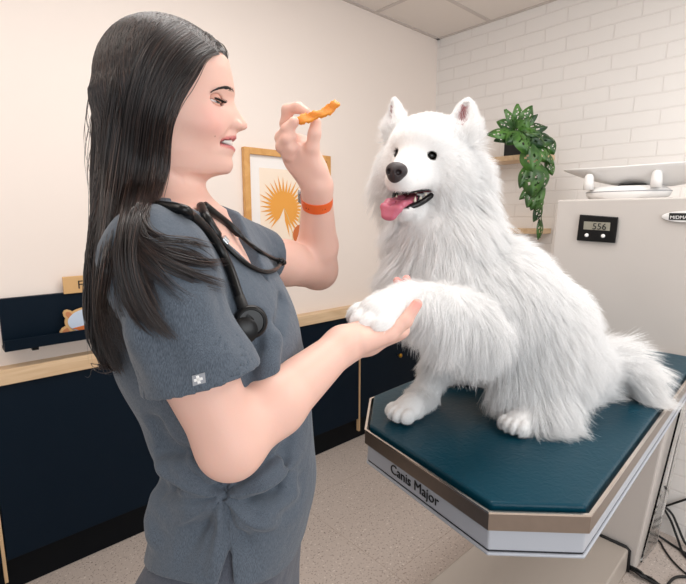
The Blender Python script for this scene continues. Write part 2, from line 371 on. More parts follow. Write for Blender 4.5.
# ------------------------------------------------------------------ pet scale on the tower
S = thing('pet_scale', 'white small-animal scale with curved pan on the grey tower', 'scale', (2.05, .63, 1.45))
MB().lathe([(.0, 0), (.132, 0), (.144, .014), (.147, .026), (.143, .034), (.137, .037), (.12, .048), (0, .052)], (2.06, .618, 1.4445), (0, 0, 1), 48, sx=.62, sy=1.0, ref=(1, 0, 0)).build('base', M['white'], S, smooth='auto', angle=60)
MB().lathe([(.1455, .0), (.1485, .001), (.1485, .003), (.1455, .004)], (2.06, .618, 1.470), (0, 0, 1), 48, sx=.62, sy=1.0, ref=(1, 0, 0)).build('seam', mat('grey_seam', (150, 150, 155), .4), S)
for y in (.735, .505): MB().lathe([(.019, 0), (.0178, .03), (.016, .052), (.010, .060), (0, .062)], (1.992, y, 1.482), (0, 0, 1), 20).build('post', M['white'], S, smooth=True)
MB().lathe([(.05, 0), (.045, .004), (0, .005)], (2.06, .60, 1.4965), (0, 0, 1), 24).build('load_cell', M['blackm'], S, smooth='auto')
pan = MB(); NU, NV = 48, 10
pv = []
for top in (0, 1):
    for j in range(NV+1):
        q = j/NV
        for i in range(NU):
            a = 2*math.pi*i/NU; se = lambda v: math.copysign(abs(v)**.8, v)
            x = 2.11+.14*q*se(math.cos(a)); y = .545+.33*q*se(math.sin(a))
            pv.append((x, y, 1.488+.072*q**2.0+ (.004 if top else 0) + .010*(q*math.sin(a))**2))
fs = []
for top in (0, 1):
    o_ = top*(NV+1)*NU
    for j in range(NV):
        for i in range(NU): fs.append((o_+j*NU+i, o_+j*NU+(i+1) % NU, o_+(j+1)*NU+(i+1) % NU, o_+(j+1)*NU+i))
for i in range(NU): fs.append((NV*NU+i, NV*NU+(i+1) % NU, (2*NV+1)*NU+(i+1) % NU, (2*NV+1)*NU+i))
pan.add(pv, fs).build('pan', M['white'], S, smooth=True)
# ------------------------------------------------------------------ cables
def cable(label, pts, r):
    return tag(MB().tube(spline(pts, 10), r, 8).build('cable', M['cable'], smooth=True), label, 'cable', 'black power cables')
def onfloor(px, py, z):
    d = ray(px, py); return d*((z-CAMH)/d.z)+UP*CAMH
def onwall(px, py, x=2.286):
    d = ray(px, py); return d*(x/d.x)+UP*CAMH
cable('black cable from the tower that reaches highest up the brick', [onwall(650, 516), onwall(661, 508), onwall(672, 504), onwall(690, 498)], .0046)
cable('black cable hanging down the brick in a steep double bend', [onwall(654, 489, 2.278), onwall(661, 504, 2.278), onwall(670, 519, 2.276), onwall(677, 537, 2.262), onfloor(683, 553, .008), onfloor(692, 562, .008)], .005)
cable('black cable hanging close against the steep bent one', [onwall(651, 503, 2.27), onwall(663, 506, 2.266), onwall(672, 514, 2.268), onwall(678, 527, 2.266), onwall(684, 541, 2.26), onfloor(690, 549, .008)], .005)
cable('black cable lying straight from the tower foot to the brick', [onfloor(645, 530, .05), onfloor(655, 534, .03), onfloor(665, 540, .010), onfloor(674, 546, .007), onfloor(690, 556, .007)], .005)
cable('thin black cable curving across the floor beside the tower', [onfloor(646, 536, .02), onfloor(659, 541, .006), onfloor(664, 549, .006), onfloor(672, 560, .006), onfloor(684, 572, .006), onfloor(695, 580, .006)], .0036)
cable('black cable looping in the corner at the lower right', [onfloor(664, 595, .006), onfloor(669, 583, .006), onfloor(677, 577, .006), onfloor(690, 577, .006)], .005)
bun = thing('cable', 'thick bundle of black cable coiled at the table foot', 'cable', tuple(onfloor(640, 575, 0)), 'black power cables')
for k in range(5):
    o = [random.uniform(-2.2, 2.2) for _ in range(8)]
    pts = [onfloor(622+o[0]*.5, 562+o[1]*.5, .012), onfloor(629+o[2]*.5, 567+o[3], .014+.006*(k % 3)), onfloor(638+o[4], 573+o[5], .012+.007*(k % 3)), onfloor(649+o[6], 579+o[7], .010+.004*(k % 2)), onfloor(664+2*o[0], 588+o[2], .007)]
    MB().tube(spline(pts, 8), .0048, 8).build('strand', M['cable'], bun, smooth=True)
# ------------------------------------------------------------------ shelves and trailing plant on the brick wall
def shelf(y0, y1, z, label):
    return tag(MB().box((XW-.17, y0, z-.028), (XW-.001, y1, z)).build('wall_shelf', M['oak'], bevel=.002), label, 'shelf', 'oak shelves on the brick wall')
shelf(1.168, 1.62, 1.711, 'upper pale oak shelf holding the black plant pot')
shelf(1.16, 1.60, 1.311, 'lower pale oak shelf behind the hanging vine tips')
PL = thing('trailing_plant', 'trailing green swiss cheese vine in a square black pot', 'plant', (2.58, 1.36, 1.712))
MB().prism([(2.535, 1.312, 1.7125), (2.635, 1.312, 1.7125), (2.635, 1.41, 1.7125), (2.535, 1.41, 1.7125)], (0, 0, .118)).build('pot', M['blackm'], PL, bevel=.004)
def leaf_mat(nm, a, b_):
    m, nt, b = new_mat(nm); L = nt.links.new
    oi = nt.nodes.new('ShaderNodeTexCoord'); n = nt.nodes.new('ShaderNodeTexNoise'); n.inputs['Scale'].default_value = 14
    L(oi.outputs['Object'], n.inputs['Vector'])
    r = nt.nodes.new('ShaderNodeValToRGB'); r.color_ramp.elements[0].color = lin(a); r.color_ramp.elements[1].color = lin(b_); r.color_ramp.elements[0].position = .35; r.color_ramp.elements[1].position = .65
    L(n.outputs['Fac'], r.inputs['Fac']); L(r.outputs['Color'], b.inputs['Base Color'])
    b.inputs['Roughness'].default_value = .35; b.inputs['Subsurface Weight'].default_value = 0
    return m
LM = leaf_mat('vine_leaf', (20, 58, 24), (74, 118, 46))
def leaf(mb, base, tip, nrm, w):
    base, tip, nrm = Vector(base), Vector(tip), Vector(nrm)
    ax = tip-base; L = ax.length; ax = ax/L; nrm = (nrm-ax*nrm.dot(ax)).normalized(); sd = ax.cross(nrm)
    n1, n2 = 14, 5; P = []; F = []
    def half(t): return w*(max(0, math.sin(math.pi*min(1, t*.93+.07)))**.75)*(1-.35*t)*.62+.0004
    holes = {(4, 1), (5, 1), (6, 2), (7, 2), (8, 1), (9, 1), (10, 2)} 
    for sgn in (-1, 1):
        b0 = len(P)
        for i in range(n1+1):
            t = i/n1
            for j in range(n2+1):
                s = j/n2; back = -.16*L*s*(1-t)**5*1.6
                P.append(base+ax*(t*L+back)+sd*(sgn*s*half(t))+nrm*(.22*w*s*s*-1+ .10*L*math.sin(t*2.6)*.5 - .16*L*t*t))
        off = 0 if sgn < 0 else 1
        for i in range(n1):
            for j in range(n2):
                if ((i+off) , j) in holes and (i % 3 != 0): continue
                q = [b0+i*(n2+1)+j, b0+i*(n2+1)+j+1, b0+(i+1)*(n2+1)+j+1, b0+(i+1)*(n2+1)+j]
                F.append(q if sgn > 0 else q[::-1])
    mb.add(P, F)
fol, stm = MB(), MB()
root = Vector((2.585, 1.36, 1.832))
tw_ = -FW
# (base px, tip px, distance away, width m)
LV = [((515,135),(496,137),2.95,.075),((512,133),(489,131),2.9,.07),((513,128),(500,120),2.98,.075),((516,126),(509,108),3.0,.08),((519,124),(521,104),3.02,.085),
      ((522,126),(534,106),3.0,.08),((522,128),(537,113),2.96,.05),((524,130),(548,125),2.98,.075),((520,132),(508,141),2.86,.085),((522,134),(529,150),2.84,.115),((527,131),(546,146),2.9,.095),
      ((533,136),(556,140),2.94,.08),((545,138),(555,153),2.95,.075),((530,148),(533,171),2.85,.11),((537,147),(548,160),2.9,.08),((547,152),(556,163),2.93,.06),((548,161),(553,174),2.93,.05),
      ((529,166),(520,186),2.87,.065),((533,168),(532,196),2.84,.115),((539,168),(543,189),2.88,.095),((534,186),(521,198),2.88,.05),((535,190),(529,206),2.86,.07),
      ((541,190),(531,208),2.86,.07),((541,196),(538,209),2.86,.06),((541,205),(536,221),2.87,.055),((541,222),(540,239),2.87,.04),((514,131),(503,128),2.93,.08),((518,128),(527,118),2.92,.08),((526,128),(541,133),2.9,.07)]
for i, (b0, t0, dep, w) in enumerate(LV):
    B = at(*b0, dep*.805); Tp = at(*t0, dep*.805-.03)
    nr = tw_*(.9+.3*random.random())+UP*(.35+.5*random.random())+RT*random.uniform(-.5, .5)
    leaf(fol, B, Tp, nr, w*.86)
    if t0[1] < 160: stm.tube(spline([root+Vector((random.uniform(-.03, .03), random.uniform(-.03, .03), -.01)), (root+B)/2+UP*.03, B], 5), .0018, 5)
for vine in ([(520,134),(528,150),(533,168),(536,188),(541,205),(541,222),(540,238)], [(524,132),(540,138),(549,152),(553,172)]):
    stm.tube(spline([root]+[at(x, y, 2.30) for x, y in vine], 6), .0022, 6)
fol.build('foliage', LM, PL, smooth=True)
stm.build('stems', mat('vine_stem', (70, 96, 44), .5), PL, smooth=True)
# ------------------------------------------------------------------ light: ceiling panels overhead, added frontal fill from the open side
def area(name, loc, size, energy, color, rot=(0, 0, 0), sy=None):
    l = bpy.data.lights.new(name, 'AREA'); l.energy = energy; l.color = color; l.shape = 'RECTANGLE'; l.size = size; l.size_y = sy or size
    o = bpy.data.objects.new(name, l); COL.objects.link(o); o.location = loc; o.rotation_euler = rot; return o
area('ceiling_lamp', (.85, .80, ZC-.02), 1.2, 15, (1, .97, .94), sy=.6)
area('ceiling_lamp', (-.75, .9, ZC-.02), 1.2, 9, (1, .93, .86), sy=.6)
area('ceiling_lamp', (1.7, -.5, ZC-.02), 1.2, 17, (1, .985, .97), sy=.6)
area('frontal_fill', (.1, -2.1, 1.65), 2.2, 34, (.93, .97, 1), rot=(math.radians(82), 0, math.radians(-14)), sy=1.5)  # unseen soft fill added behind the camera; no window stands there
w = bpy.data.worlds.new('world'); SC.world = w; w.use_nodes = True
bg = w.node_tree.nodes['Background']; bg.inputs['Color'].default_value = (.95, .97, 1, 1); bg.inputs['Strength'].default_value = .5
vs = SC.view_settings; vs.view_transform = 'Standard'; vs.look = 'None'; vs.exposure = .17; vs.gamma = 1
# ------------------------------------------------------------------ solid modelling: blended distance fields meshed by surface nets
def nz(v): v = np.asarray(v, float); return v/np.linalg.norm(v)
class Solid:
    def __init__(s): s.p = []
    def _add(s, fn, c, rad, k, op): s.p.append((fn, np.asarray(c, float), rad, k, op)); return s
    def cap(s, a, b, ra, rb=None, k=.01, op='u'):            # round cone
        a = np.asarray(a, float); b = np.asarray(b, float); rb = ra if rb is None else rb
        ba = b-a; L2 = max(ba@ba, 1e-12)
        def fn(P):
            t = np.clip(((P-a)@ba)/L2, 0, 1); q = P-a-t[:, None]*ba
            return np.sqrt((q*q).sum(1))-(ra+(rb-ra)*t)
        return s._add(fn, (a+b)/2, math.sqrt(L2)/2+max(ra, rb), k, op)
    def chain(s, pts, rad, k=.01, op='u'):
        for i in range(len(pts)-1): s.cap(pts[i], pts[i+1], rad[i], rad[i+1], k if i == 0 else min(k, .012), op)
        return s
    def ell(s, c, r, ax=None, k=.01, op='u'):                # ellipsoid, rows of ax are its axes
        c = np.asarray(c, float); r = np.asarray(r, float); A = np.eye(3) if ax is None else np.asarray(ax, float)
        def fn(P):
            q = (P-c)@A.T; k0 = np.sqrt(((q/r)**2).sum(1)); k1 = np.sqrt(((q/(r*r))**2).sum(1))+1e-9
            return k0*(k0-1)/k1
        return s._add(fn, c, r.max(), k, op)
    def func(s, fn, c, rad, k=.01, op='u'): return s._add(fn, c, rad, k, op)
    def eval(s, P, c=None, rad=None):
        d = np.full(len(P), .2)
        if c is None and len(P) > 50: c = P.mean(0); rad = math.sqrt(((P-c)**2).sum(1).max())
        for fn, pc, pr, k, op in s.p:
            if c is not None and np.linalg.norm(pc-c) > pr+rad+k+.03: continue
            e = fn(P)
            if op == 'u':
                if k > 0:
                    h = np.clip(.5+.5*(d-e)/k, 0, 1); d = d*(1-h)+e*h-k*h*(1-h)
                else: d = np.minimum(d, e)
            elif op == 's':
                e = -e; h = np.clip(.5-.5*(d-e)/max(k, 1e-6), 0, 1); d = d*(1-h)+e*h+k*h*(1-h)
            elif op == 'i': d = np.maximum(d, e)
            elif op == 'a': d = d+e
        return d
    def mesh(s, h, lo, hi, smooth=1, B=14):
        lo = np.asarray(lo, float); N = np.ceil((np.asarray(hi)-lo)/(h*B)).astype(int)
        ax = np.arange(B+1); li = np.stack(np.meshgrid(ax, ax, ax, indexing='ij'), -1)
        rad = h*B*.87; S = np.array([1, 4096, 4096*4096])*1
        keysV, posV, quads = [], [], []
        cent = np.stack(np.meshgrid(*[np.arange(n) for n in N], indexing='ij'), -1).reshape(-1, 3)
        cc = lo+(cent+.5)*h*B
        for b, c in zip(cent, cc):
            if abs(s.eval(c[None], c, rad)[0]) > rad*1.9+.012: continue
            I = li+b*B; P = (lo+I*h).reshape(-1, 3)
            f = s.eval(P, c, rad).reshape(B+1, B+1, B+1)
            if f.min() > 0 or f.max() < 0: continue
            neg = f < 0
            cnt = np.zeros((B, B, B)); acc = np.zeros((B, B, B, 3))
            for d in range(3):
                sl0 = [slice(None)]*3; sl1 = [slice(None)]*3; sl0[d] = slice(0, B); sl1[d] = slice(1, B+1)
                f0 = f[tuple(sl0)]; f1 = f[tuple(sl1)]; cr = (f0 < 0) != (f1 < 0)
                t = np.where(cr, f0/np.where(cr, f0-f1, 1), 0)
                o1, o2 = [x for x in range(3) if x != d]
                for a in (0, 1):
                    for e in (0, 1):
                        sl = [slice(0, B)]*3; sl[o1] = slice(a, a+B); sl[o2] = slice(e, e+B)
                        m = cr[tuple(sl)]; tt = t[tuple(sl)]
                        cnt += m; off = np.zeros((B, B, B, 3)); off[..., d] = tt; off[..., o1] = a; off[..., o2] = e
                        acc += off*m[..., None]
                # quads on edges that belong to this block
                sb = [slice(0, B)]*3
                m = cr[tuple(sb)]; ii = np.argwhere(m)
                if len(ii):
                    G = ii+b*B; inside = neg[tuple(sb)][m]
                    e1 = np.zeros(3, int); e2 = np.zeros(3, int); e1[(d+1) % 3] = 1; e2[(d+2) % 3] = 1
                    q = np.stack([(G-e1-e2)@S, (G-e2)@S, G@S, (G-e1)@S], 1)
                    q[~inside] = q[~inside][:, ::-1]; quads.append(q)
            m = cnt > 0; ii = np.argwhere(m)
            if len(ii):
                keysV.append((ii+b*B)@S); posV.append(lo+(ii+b*B+acc[m]/cnt[m][:, None])*h)
        K = np.concatenate(keysV); V = np.concatenate(posV); Q = np.concatenate(quads)
        o = np.argsort(K); K = K[o]; V = V[o]
        ix = np.clip(np.searchsorted(K, Q), 0, len(K)-1); ok = (K[ix] == Q).all(1); F = ix[ok]
        for _ in range(smooth):
            A = np.zeros_like(V); n = np.zeros(len(V))
            for i in range(4):
                for j in (1, 3): np.add.at(A, F[:, i], V[F[:, (i+j) % 4]]); np.add.at(n, F[:, i], 1)
            V = np.where(n[:, None] > 0, .5*V+.5*A/np.maximum(n, 1)[:, None], V)
        return V, F
RDZ = np.array([[RT.x, RT.y, 0], [FW.x, FW.y, 0], [0, 0, 1]])
def to_world(V): return np.asarray(V)@RDZ
def solid_obj(name, VF, m, parent=None, colors=None, smooth=True):
    V, F = VF; me = bpy.data.meshes.new(name); me.from_pydata(to_world(V).tolist(), [], F.tolist())
    if colors is not None:
        a = me.color_attributes.new('tone', 'FLOAT_COLOR', 'POINT'); c = np.ones((len(V), 4)); c[:, :3] = colors
        a.data.foreach_set('color', c.ravel())
    return link(name, me, m, parent, smooth)
def vnormals(V, F):
    n = np.cross(V[F[:, 2]]-V[F[:, 0]], V[F[:, 3]]-V[F[:, 1]]); N = np.zeros_like(V)
    for i in range(4): np.add.at(N, F[:, i], n)
    return N/np.maximum(np.linalg.norm(N, axis=1), 1e-12)[:, None]
def scatter(V, F, N, dens):                                 # roots on the surface; dens per vertex in 1/m2
    ar = .5*np.linalg.norm(np.cross(V[F[:, 2]]-V[F[:, 0]], V[F[:, 3]]-V[F[:, 1]]), axis=1)
    ex = ar*dens[F].mean(1); c = RNG.poisson(ex); f = np.repeat(np.arange(len(F)), c); u = RNG.random((len(f), 2))
    a, b, c_, d = (V[F[f, i]] for i in range(4)); na, nb, nc, nd = (N[F[f, i]] for i in range(4))
    w = [((1-u[:, 0])*(1-u[:, 1]))[:, None], (u[:, 0]*(1-u[:, 1]))[:, None], (u[:, 0]*u[:, 1])[:, None], ((1-u[:, 0])*u[:, 1])[:, None]]
    P = a*w[0]+b*w[1]+c_*w[2]+d*w[3]; n = na*w[0]+nb*w[1]+nc*w[2]+nd*w[3]
    return P, n/np.maximum(np.linalg.norm(n, axis=1), 1e-9)[:, None]
def strands(name, pts, rad, m, parent):                     # pts (S, K, 3) in (right, away, up); rad (S, K)
    Sn, Kn = pts.shape[:2]
    h = bpy.data.hair_curves.new(name); h.add_curves([Kn]*Sn)
    h.attributes['position'].data.foreach_set('vector', to_world(pts.reshape(-1, 3)).astype(np.float32).ravel())
    ra = h.attributes.get('radius') or h.attributes.new('radius', 'FLOAT', 'POINT')
    ra.data.foreach_set('value', rad.astype(np.float32).ravel())
    h.materials.append(m)
    o = bpy.data.objects.new(name, h); COL.objects.link(o); put(o, parent); return o
def idw(P, ctrl, vals, pw=4, chunk=40000):
    out = np.zeros((len(P), vals.shape[1]))
    for i in range(0, len(P), chunk):
        d2 = ((P[i:i+chunk, None, :]-ctrl[None])**2).sum(2)+1e-6; w = d2**(-pw/2); out[i:i+chunk] = (w@vals)/w.sum(1)[:, None]
    return out
def nearest(P, C):
    from mathutils.kdtree import KDTree
    kd = KDTree(len(C))
    for i, p in enumerate(C.tolist()): kd.insert(p, i)
    kd.balance(); return np.array([kd.find(p)[1] for p in P.tolist()])
def fur_mat(name, rgb, rough=.65, spec=.25, trans=.25, var=.06):
    m, nt, b = new_mat(name); L = nt.links.new
    hi = nt.nodes.new('ShaderNodeHairInfo'); mx = nt.nodes.new('ShaderNodeMix'); mx.data_type = 'RGBA'; c = lin(rgb)
    mx.inputs['A'].default_value = tuple(v*(1-var) for v in c[:3])+(1,); mx.inputs['B'].default_value = tuple(min(1, v*(1+var)) for v in c[:3])+(1,)
    L(hi.outputs['Random'], mx.inputs['Factor']); L(mx.outputs['Result'], b.inputs['Base Color'])
    b.inputs['Roughness'].default_value = rough; b.inputs['Specular IOR Level'].default_value = spec
    if trans:
        tr = nt.nodes.new('ShaderNodeBsdfTranslucent'); L(mx.outputs['Result'], tr.inputs['Color'])
        ms = nt.nodes.new('ShaderNodeMixShader'); ms.inputs[0].default_value = trans
        out = nt.nodes['Material Output']; L(b.outputs[0], ms.inputs[1]); L(tr.outputs[0], ms.inputs[2]); L(ms.outputs[0], out.inputs['Surface'])
    return m
def tone_mat(name, rough=.5, spec=.4, sss=0, bump=0, bscale=300):
    m, nt, b = new_mat(name); a = nt.nodes.new('ShaderNodeVertexColor'); a.layer_name = 'tone'
    nt.links.new(a.outputs['Color'], b.inputs['Base Color'])
    b.inputs['Roughness'].default_value = rough; b.inputs['Specular IOR Level'].default_value = spec
    if sss:
        b.inputs['Subsurface Weight'].default_value = sss; b.inputs['Subsurface Radius'].default_value = (1, .35, .2); b.inputs['Subsurface Scale'].default_value = .006
    if bump:
        tc = nt.nodes.new('ShaderNodeTexCoord'); n2 = nt.nodes.new('ShaderNodeTexNoise'); n2.inputs['Scale'].default_value = bscale; n2.inputs['Detail'].default_value = 3
        nt.links.new(tc.outputs['Object'], n2.inputs['Vector'])
        bp = nt.nodes.new('ShaderNodeBump'); bp.inputs['Strength'].default_value = bump; bp.inputs['Distance'].default_value = .001
        nt.links.new(n2.outputs['Fac'], bp.inputs['Height']); nt.links.new(bp.outputs['Normal'], b.inputs['Normal'])
    return m
# ------------------------------------------------------------------ the dog
TZ = .9118
HC = rdz(426, 153, 1.055); ywd = math.radians(30)
hf = np.array((-math.sin(ywd), -math.cos(ywd), 0)); hs = np.array((math.cos(ywd), -math.sin(ywd), 0)); hu = np.array((0, 0, 1.))
rl = math.radians(7); hs, hu = hs*math.cos(rl)-hu*math.sin(rl), hu*math.cos(rl)+hs*math.sin(rl)
HA = np.array([hf, hs, hu])
def hp(f, s, u): return HC+hf*f+hs*s+hu*u
dog = thing('dog', 'fluffy white dog sitting on the teal table, one front paw raised', 'dog', fr(.42, 1.12, TZ))
D = Solid()
# trunk
tk = [(rdz(447, 190, 1.10), .075), (rdz(441, 235, 1.085), .112), (rdz(440, 283, 1.06), .118), (rdz(490, 300, 1.09), .135), (rdz(530, 330, 1.12), .132), (rdz(553, 356, 1.14), .108)]
D.chain([a for a, b in tk], [b for a, b in tk], .05)
# head
D.ell(hp(-.015, 0, .005), (.088, .082, .075), HA, .03)
D.ell(hp(.025, .0, .022), (.055, .062, .04), HA, .03)
for s in (-1, 1): D.ell(hp(-.012, s*.062, -.045), (.062, .050, .060), HA, .035)
D.ell(hp(-.045, 0, -.075), (.075, .115, .09), HA, .04)
D.cap(hp(.04, 0, -.030), hp(.122, 0, -.057), .048, .027, .022)
for s in (-1, 1):
    D.cap(hp(.05, s*.022, -.055), hp(.118, s*.011, -.071), .028, .0195, .014)       # flews
    D.ell(hp(.052, s*.033, .012), (.016, .018, .012), HA, .014)                     # brow
    D.ell(hp(.060, s*.032, -.010), (.012, .014, .0085), HA, .008, 's')                  # eye socket
# lower jaw, mouth
D.cap(hp(.0, 0, -.098), hp(.082, -.004, -.128), .036, .017, .02)
D.cap(hp(.06, .012, -.118), hp(.084, .006, -.125), .02, .016, .012)
def mouth(P):
    q = (P-HC)@HA.T; f, s, u = q.T
    top = -.074-.20*(f-.03)+0*s; bot = -.076-(f-.028)*.60
    w = .041-.22*np.clip(f-.03, 0, 1)
    return np.maximum.reduce([u-top-.002, bot+.006-u, .028-f, np.abs(s)-w, f-.2])*.8
D.func(mouth, hp(.08, 0, -.1), .075, .006, 's')
# ears
def ear(s):
    b = hp(-.02, .066 if s > 0 else -.088, .054); t = hp(-.016, .070 if s > 0 else -.100, .116)
    up = nz(t-b); L = np.linalg.norm(t-b); fw = nz(hf+hs*s*(.95 if s < 0 else -.25)); fw = nz(fw-up*(fw@up)); sd = np.cross(up, fw)
    def fn(P):
        q = P-b; x = q@sd; y = q@fw; z = q@up; tt = np.clip(z/L, 0, 1)
        w = (.038 if s > 0 else .034)*(1-tt)**.62+.004; th = .019*(1-tt)+.005
        e = np.sqrt((x/w)**2+(y/th)**2)-1
        e = e*np.minimum(w, th)
        cav = np.sqrt((x/(w*.5))**2+((y-th*.95)/(th*1.0))**2)-1
        e = np.maximum(e, np.where((z > .012) & (z < L*.86), -cav*th*.6, -1))
        return np.maximum.reduce([e, z-L, -.03-z])*.8
    D.func(fn, (b+t)/2, .075, .01); return b, t, up, fw, sd
EARS = [ear(-1), ear(1)]
# standing far front leg
D.chain([rdz(452, 315, 1.13), rdz(440, 360, 1.13), rdz(424, 396, 1.11)], [.055, .034, .029], .03)
pf = np.array(rdz(404, 413, 1.02)); pf[2] = TZ+.026
D.chain([rdz(424, 396, 1.11), pf+(.02, .015, .004)], [.029, .03], .02)
def paw(c, fwd, sc, up=(0, 0, 1), sp=.021):
    fwd = nz(fwd); up = nz(np.array(up)-fwd*(np.array(up)@fwd)); sd = np.cross(fwd, up)
    D.ell(c-fwd*.012*sc, (.036*sc, .034*sc, .024*sc), np.array([fwd, sd, up]), .012)
    for i, o in enumerate((-1.5, -.5, .5, 1.5)):
        p = c+fwd*(.020 if abs(o) < 1 else .011)*sc+sd*o*sp*.82*sc-up*.004*sc
        D.ell(p, (.022*sc, .0118*sc, .0175*sc), np.array([fwd, sd, up]), .0025)
paw(pf, (-.8, -.6, 0), 1.0)
# raised near front leg
lp = np.array(rdz(378, 314, .752))
LEG = [rdz(462, 292, 1.02), rdz(474, 325, .955), rdz(440, 309, .87), rdz(405, 303, .81), lp]
D.chain(LEG, [.075, .055, .043, .032, .028], .035)
lfd = nz(np.array(rdz(362, 319, .745))-np.array(rdz(400, 303, .80)))
paw(lp+lfd*.002, lfd, 1.15, up=(0, -.25, 1))
# hind quarters
D.ell(rdz(540, 374, 1.035), (.115, .062, .098), np.array([nz((.8, .0, .6)), nz((0, 1, 0)), nz((-.6, 0, .8))]), .04)
D.ell(rdz(552, 372, 1.235), (.115, .06, .095), None, .04)
hpw = np.array(rdz(516, 430, .962)); hpw[2] = TZ+.024
D.chain([rdz(548, 405, 1.0), hpw+(.03, .015, .004)], [.045, .026], .03)
paw(hpw, (-.75, -.66, 0), .88)
hp2 = np.array((.30, 1.26, TZ+.024)); D.chain([rdz(545, 385, 1.22), hp2+(.03, 0, .003)], [.045, .026], .03); paw(hp2, (-1, -.2, 0), .9)
# tail
TL = [rdz(580, 374, 1.17), rdz(599, 362, 1.18), rdz(619, 360, 1.17), rdz(638, 374, 1.15), rdz(648, 392, 1.13)]
D.chain(TL, [.05, .04, .032, .026, .016], .03)
DV, DF = D.mesh(.0035, (-.06, .62, .88), (.82, 1.42, 1.70), 1)
DV[:, 2] = np.maximum(DV[:, 2], TZ+.0005)
DN = vnormals(DV, DF)
q = (DV-HC)@HA.T
mdv = mouth(DV); low = q[:, 2] < -.086-.2*(q[:, 0]-.03)
inm = (mdv < np.where(low, .004, .002)) & (q[:, 0] > .03)
lipz = (mdv < np.where(low, .0075, .003)) & (q[:, 0] > .03) & ~inm
earin = np.zeros(len(DV), bool)
for b, t, up, fw, sd in EARS:
    g = DV-b; z = g@up; earin |= (np.linalg.norm(g-np.outer(z, up), axis=1) < .03) & (DN@fw > .25) & (z > .008) & (z < .048) & (np.abs(g@sd) < .014*(1-z/.1)+.002)
socket = np.zeros(len(DV), bool)
EYE = [hp(.0615, s*.0325, -.0105) for s in (-1, 1)]
for e in EYE: socket |= np.linalg.norm(DV-e, axis=1) < .0150
nosez = np.linalg.norm(DV-hp(.146, 0, -.050), axis=1) < .027
col = np.tile(np.array(lin((240, 238, 236))[:3]), (len(DV), 1))
col[inm] = lin((120, 58, 64))[:3]; col[lipz] = lin((22, 18, 20))[:3]; col[earin] = lin((176, 120, 122))[:3]; col[socket] = lin((40, 34, 34))[:3]
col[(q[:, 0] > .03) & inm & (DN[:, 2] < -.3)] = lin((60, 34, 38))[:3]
body = solid_obj('body', (DV, DF), tone_mat('dog_skin', .7, .2), dog, col)
# features
def ellm(name, c, r, ax, m, parent, n=20):
    u = np.linspace(0, 2*math.pi, n*2, endpoint=False); v = np.linspace(-math.pi/2, math.pi/2, n+1)
    P = [np.asarray(c)+(np.array([math.cos(b)*math.cos(a)*r[0], math.cos(b)*math.sin(a)*r[1], math.sin(b)*r[2]])@np.asarray(ax)) for b in v for a in u]
    k = 2*n; F = [(j*k+i, j*k+(i+1) % k, (j+1)*k+(i+1) % k, (j+1)*k+i) for j in range(n) for i in range(k)]
    mb = MB(); mb.v = [tuple(to_world(p)) for p in P]; mb.f = F
    me = bpy.data.meshes.new(name); me.from_pydata(mb.v, [], mb.f); return link(name, me, m, parent, True)
mblack = mat('wet_black_eye', (9, 6, 5), .12, spec=.45)
for s, e in zip((-1, 1), EYE):
    ea = nz(hf+hs*s*.35); eb = nz(np.cross(hu, ea)); A = np.array([ea, eb, np.cross(ea, eb)])
    ellm('eye', e-ea*.001, (.0090, .0108, .0086), A, mblack, body)
nose = Solid().ell(hp(.144, 0, -.049), (.0165, .0225, .0165), HA, .004).ell(hp(.150, 0, -.061), (.010, .012, .012), HA, .012)
for s in (-1, 1): nose.ell(hp(.1595, s*.0105, -.053), (.008, .0055, .005), HA, .003, 's')
nose.cap(hp(.163, 0, -.054), hp(.159, 0, -.074), .0015, .0015, .003, 's')
solid_obj('nose', nose.mesh(.0011, HC-.25, HC+.25, 1), mat('dog_nose', (46, 36, 38), .38, bump=.5, bscale=700), body)
tg = Solid().chain([hp(.035, -.002, -.090), hp(.075, -.008, -.102), hp(.108, -.014, -.112), hp(.124, -.018, -.131)], [.014, .014, .013, .010], .01)
tgs = Solid()
tpts = [hp(.035, .002, -.096), hp(.07, -.004, -.107), hp(.100, -.012, -.114), hp(.120, -.012, -.124), hp(.126, -.013, -.142)]
for i in range(4):
    for o in (-1, -.5, 0, .5, 1): tgs.cap(tpts[i]+hs*o*.017*(1 if i < 3 else 1)+hu*abs(o)*.002, tpts[i+1]+hs*o*(.017 if i < 3 else .011)+hu*abs(o)*.003, .0062, .0062 if i < 3 else .0052, .008)
tgs.cap(tpts[0]+hu*.008, tpts[3]+hf*.006+hu*.0075, .0016, .0016, .004, 's')
solid_obj('tongue', tgs.mesh(.0016, HC-.25, HC+.25, 1), mat('tongue_pink', (200, 108, 128), .35, sss=.3, bump=.3, bscale=500), body)
lipm = mat('black_lip', (16, 13, 14), .3)
lm = MB()
for s in (-1, 1):
    ln = spline([hp(.022, s*.043, -.068), hp(.035, s*.043, -.083), hp(.055, s*.036, -.098), hp(.075, s*.026, -.110), hp(.088, s*.012, -.118), hp(.091, 0, -.120)], 6)
    lm.tube([tuple(to_world(np.array(p))) for p in ln], [.003+.0035*math.sin(math.pi*min(1, i/len(ln)*.8+.2)) for i in range(len(ln))], 8)
    ln = spline([hp(.022, s*.043, -.070), hp(.05, s*.041, -.076), hp(.08, s*.031, -.082), hp(.112, s*.016, -.089), hp(.128, s*.004, -.088)], 5)
    lm.tube([tuple(to_world(np.array(p))) for p in ln], .0016, 7)
lm.build('lips', lipm, body, smooth=True)
tm = MB()
